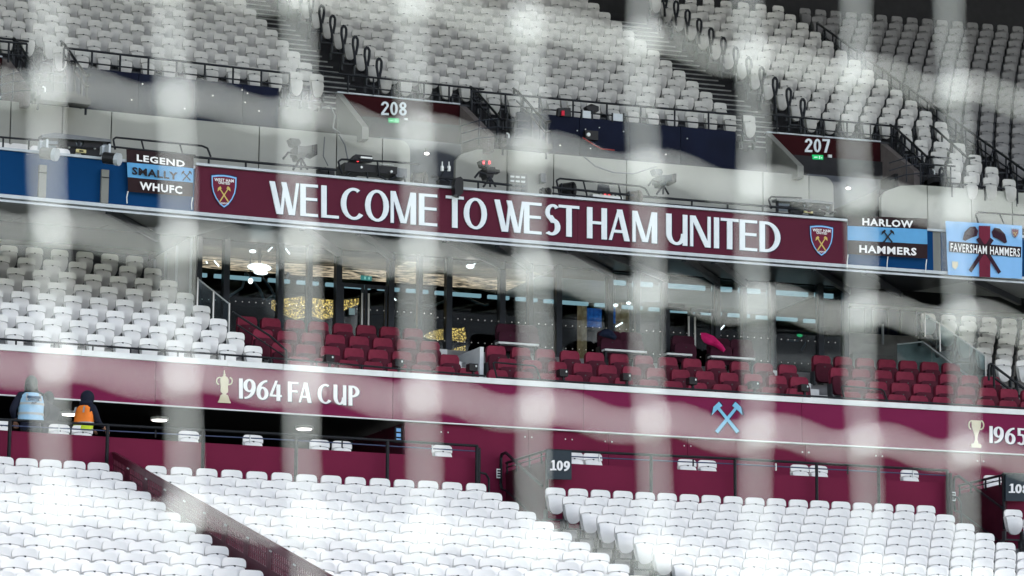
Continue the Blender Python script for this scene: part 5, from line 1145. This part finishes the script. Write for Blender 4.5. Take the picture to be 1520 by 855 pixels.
# 1: steward in light blue vest, back to the pitch
s1, z1 = U(45, 640, -.62); ZF = 7.56
J, Rr, E_ = skeleton(.03, {'l': ((-.33, -.02, 1.14), (-.24, .12, .98)), 'r': ((.30, .02, 1.15), (.22, .2, 1.05))})
k1 = (U(45, 555, -.62)[1] - ZF) / 1.78
def scaleJ(J, Rr, k): return {a: (v[0] * k * 1.0, v[1] * k, v[2] * k) for a, v in J.items()}, {a: ((v[0] * k, v[1] * k) if isinstance(v, tuple) else v * k) for a, v in Rr.items()}
def vestman(label, s0, t, k, vest, low, face, J, Rr, E_, hood, text=False):
    J2, R2 = scaleJ(J, Rr, k); o, bd = person(label, s0, t, ZF, face, J2, R2, E_, [NAVC, TROU, SKIN_])
    S = lambda L_: [(a * k, b_ * k, c * k, d * k) for a, b_, c, d in L_]
    ly = J['chest'][1]
    if vest:
        pr = [(.98, .225, .165, .0), (1.08, .215, .16, ly * .4), (1.20, .22, .165, ly * .7), (1.32, .225, .165, ly), (1.40, .205, .150, ly), (1.455, .13, .11, ly)]
        child_mesh(torso(MB(), 0, 0, S(pr if not low else pr[1:]), 0), 'vest', vest, o, face)
        if low: child_mesh(torso(MB(), 0, 0, S([(.97, .222, .163, 0), (1.085, .218, .162, ly * .4)]), 0), 'vest_hem', low, o, face)
        for z_ in ((1.07, 1.11), (1.24, 1.28)) if not low else ((1.09, 1.125),):
            child_mesh(torso(MB(), 0, 0, S([(z_[0], .2265, .1675, ly * .5), (z_[1], .2270, .1680, ly * .6)]), 0), 'reflective_band', REFL, o, face)
        for sg in (-1, 1):
            b = MB(); b.add([(sg * .12 * k - .022, (-.178 + ly) * k, 1.30 * k), (sg * .12 * k + .022, (-.178 + ly) * k, 1.30 * k), (sg * .11 * k + .022, (-.150 + ly) * k, 1.425 * k), (sg * .11 * k - .022, (-.150 + ly) * k, 1.425 * k)], [(0, 1, 2, 3)]); child_mesh(b, 'shoulder_tape', REFL, o, face, False)
    b = MB(); hz = J['head'][2] + .02; hy = J['head'][1]
    b.ell((0, (hy) * k, hz * k), (.108 + .02 * hood) * k, (.125 + .02 * hood) * k, (.145) * k, 16, 10)
    if hood: b.ell((0, (hy - .03) * k, (hz - .12) * k), .15 * k, .13 * k, .09 * k, 14, 8)
    child_mesh(b, 'hood' if hood else 'knitted_hat', NAVC if hood else BEAN, o, face)
    f_ = MB(); f_.ell((0, (hy + .055) * k, (hz - .035) * k), .082 * k, .085 * k, .105 * k, 12, 8); f_.bar((0, (hy + .13) * k, (hz - .0) * k), (0, (hy + .155) * k, (hz - .05) * k), .012, 6, .018); child_mesh(f_, 'face', SKIN_, o, face)
    e_ = MB()
    for sg in (-1, 1): e_.ell((sg * .035 * k, (hy + .13) * k, (hz + .005) * k), .012, .008, .008, 6, 4)
    e_.box(-.025 * k, .025 * k, (hy + .125) * k, (hy + .14) * k, (hz - .085) * k, (hz - .078) * k); child_mesh(e_, 'eyes_and_mouth', INK, o, face)
    h_ = MB()
    for s_, sd_ in (('l', 1), ('r', -1)):
        p = Vector(J2[s_ + 'hand']); q = Vector(J2[s_ + 'el']); d = (p - q).normalized(); h_.ell(tuple(p + d * .04), .035, .04, .028, 8, 6); fingers(h_, p + d * .07, d, sd_)
    child_mesh(h_, 'hands', SKIN_, o, face)
    return o
p1 = vestman('steward seen from behind in a light blue vest and dark hat at the left edge', s1, -.62, k1, VB, None, 0, J, Rr, E_, False)
def local_text(o, txt, w_, h_, x, y, z, m):
    vs, fs = fonttext(txt, .03); b = MB(); b.add([(x - w_ / 2 + w_ * u, y, z - h_ * v) for u, v in vs], fs); child_mesh(b, 'lettering', m, o, 0, False)
b = MB(); b.box(-.115 * k1, .115 * k1, -.160 * k1, -.13 * k1, 1.345 * k1, 1.385 * k1); child_mesh(b, 'text_bar', mat('slate_print', (.03, .08, .16), .7), p1, 0, False)
local_text(p1, 'OFFICER', .20 * k1, .042 * k1, 0, -.164 * k1, 1.335 * k1, OUTN); local_text(p1, 'ACT', .09 * k1, .038 * k1, 0, -.166 * k1, 1.285 * k1, OUTN)
# 2: steward half hidden behind the first
J, Rr, E_ = skeleton(.02, {'l': ((-.27, .05, 1.15), (-.20, .25, 1.05)), 'r': ((.29, .03, 1.15), (.24, .24, 1.02))})
s2 = fx(72, 620, -.3); k2 = (U(72, 579, -.3)[1] - ZF) / 1.78
vestman('person in dark clothes and hat half hidden behind the blue vested steward', s2, -.3, k2, None, None, .2, J, Rr, E_, False)
# 3: worker in orange vest leaning on the rail, facing right
J, Rr, E_ = skeleton(.10, {'l': ((-.26, .16, 1.17), (-.16, .38, 1.06)), 'r': ((.27, .14, 1.14), (.20, .40, 1.04))})
s3 = fx(123, 610, -.66); k3 = (U(128, 578, -.66)[1] - ZF) / 1.77
vestman('worker in an orange and yellow vest with a black hood leaning right on the rail', s3, -.66, k3, VO, VY, -1.05, J, Rr, E_, True)
# ------------------------------------------------------------------ goal net close to the camera
pa = Vector((0, 0, 0))
def ray(px, py): return (fw + rt * ((px - 760) / F) + up * ((427.5 - py) / F))
dA, dB = 3.00, 3.62
PA = CAM + ray(75, 427) * dA; PB = CAM + ray(1440, 427) * dB
nn = (PB - PA); nn.z = 0; nn = Vector((nn.y, -nn.x, 0)).normalized()
def onnet(px, py):
    d = ray(px, py); return CAM + d * ((PA - CAM).dot(nn) / d.dot(nn))
cols = [(-112, -122), (68, 80), (254, 273), (438, 454), (611, 629), (780, 798), (952, 970), (1112, 1126), (1266, 1286), (1412, 1436), (1556, 1582)]
rowsA = {0: [-62, -45, -28, -10, 2, 38, 58, 84, 105, 131, 150], 1: [110, 126, 147, 167, 198, 222, 249, 274, 290, 308, 326], 2: [325, 342, 362, 362, 378, 402, 434, 450, 464, 470, 490], 3: [528, 542, 558, 570, 589, 608, 626, 643, 656, 670, 688], 4: [735, 748, 762, 776, 792, 806, 822, 842, 850, 866, 884], -1: [-260, -245, -230, -212, -200, -166, -148, -120, -100, -70, -50], 5: [935, 950, 962, 976, 992, 1006, 1022, 1042, 1050, 1066, 1084]}
net = bpy.data.objects.new('goal_net', None); COL.objects.link(net); net.location = PA; net['_w'] = list(PA)
tag(net, 'white knotted goal net cords hanging close in front of the camera, out of focus', 'net')
CORD = mat('white_net_cord', (.88, .92, .93), .7, var=.05, scale=60)
def colx(j, y): a, c = cols[j]; return a + (c - a) * y / 855
def cord(pts, r, name):
    b = MB(); P_ = [onnet(x, y) for x, y in pts]
    for p, q in zip(P_, P_[1:]): b.bar(p, q, r, 7)
    me = bpy.data.meshes.new(name); me.from_pydata([Vector(v) - PA for v in b.v], [], b.f); me.materials.append(CORD); me.polygons.foreach_set('use_smooth', [True] * len(me.polygons)); me.update()
    o = bpy.data.objects.new(name, me); COL.objects.link(o); o.parent = net; return o
RC = .0019
for j in range(len(cols)):
    pts = []
    ks = sorted(rowsA)
    for k in ks[:-1]:
        y0 = rowsA[k][j]; y1 = rowsA[k + 1][j] if k + 1 in rowsA else y0 + 200
        for q in range(8): y = y0 + (y1 - y0) * q / 8; pts.append((colx(j, y) + 4 * math.sin(math.pi * q / 8) * (1 if (j + k) % 2 else -1), y))
    cord(pts, RC, 'vertical_cord')
for k in sorted(rowsA):
    pts = []
    for j in range(len(cols) - 1):
        y0, y1 = rowsA[k][j], rowsA[k][j + 1]; x0, x1 = colx(j, y0), colx(j + 1, y1)
        for q in range(10):
            u_ = q / 10; y = y0 + (y1 - y0) * u_ - 9 * math.sin(2 * math.pi * u_) + 4 * math.sin(math.pi * u_); pts.append((x0 + (x1 - x0) * u_, y))
    cord(pts, RC * .86, 'horizontal_cord')
kb = MB(); kb.ell((0, 0, 0), .0070, .0058, .0095, 10, 8)
km = bpy.data.meshes.new('knot'); km.from_pydata(kb.v, [], kb.f); km.materials.append(CORD); km.polygons.foreach_set('use_smooth', [True] * len(km.polygons)); km.update()
for k in rowsA:
    for j in range(len(cols)):
        o = bpy.data.objects.new('knot', km); COL.objects.link(o); o.parent = net; o.location = onnet(colx(j, rowsA[k][j]), rowsA[k][j]) - PA
for o in bpy.data.objects:
    if '_w' in o: del o['_w']
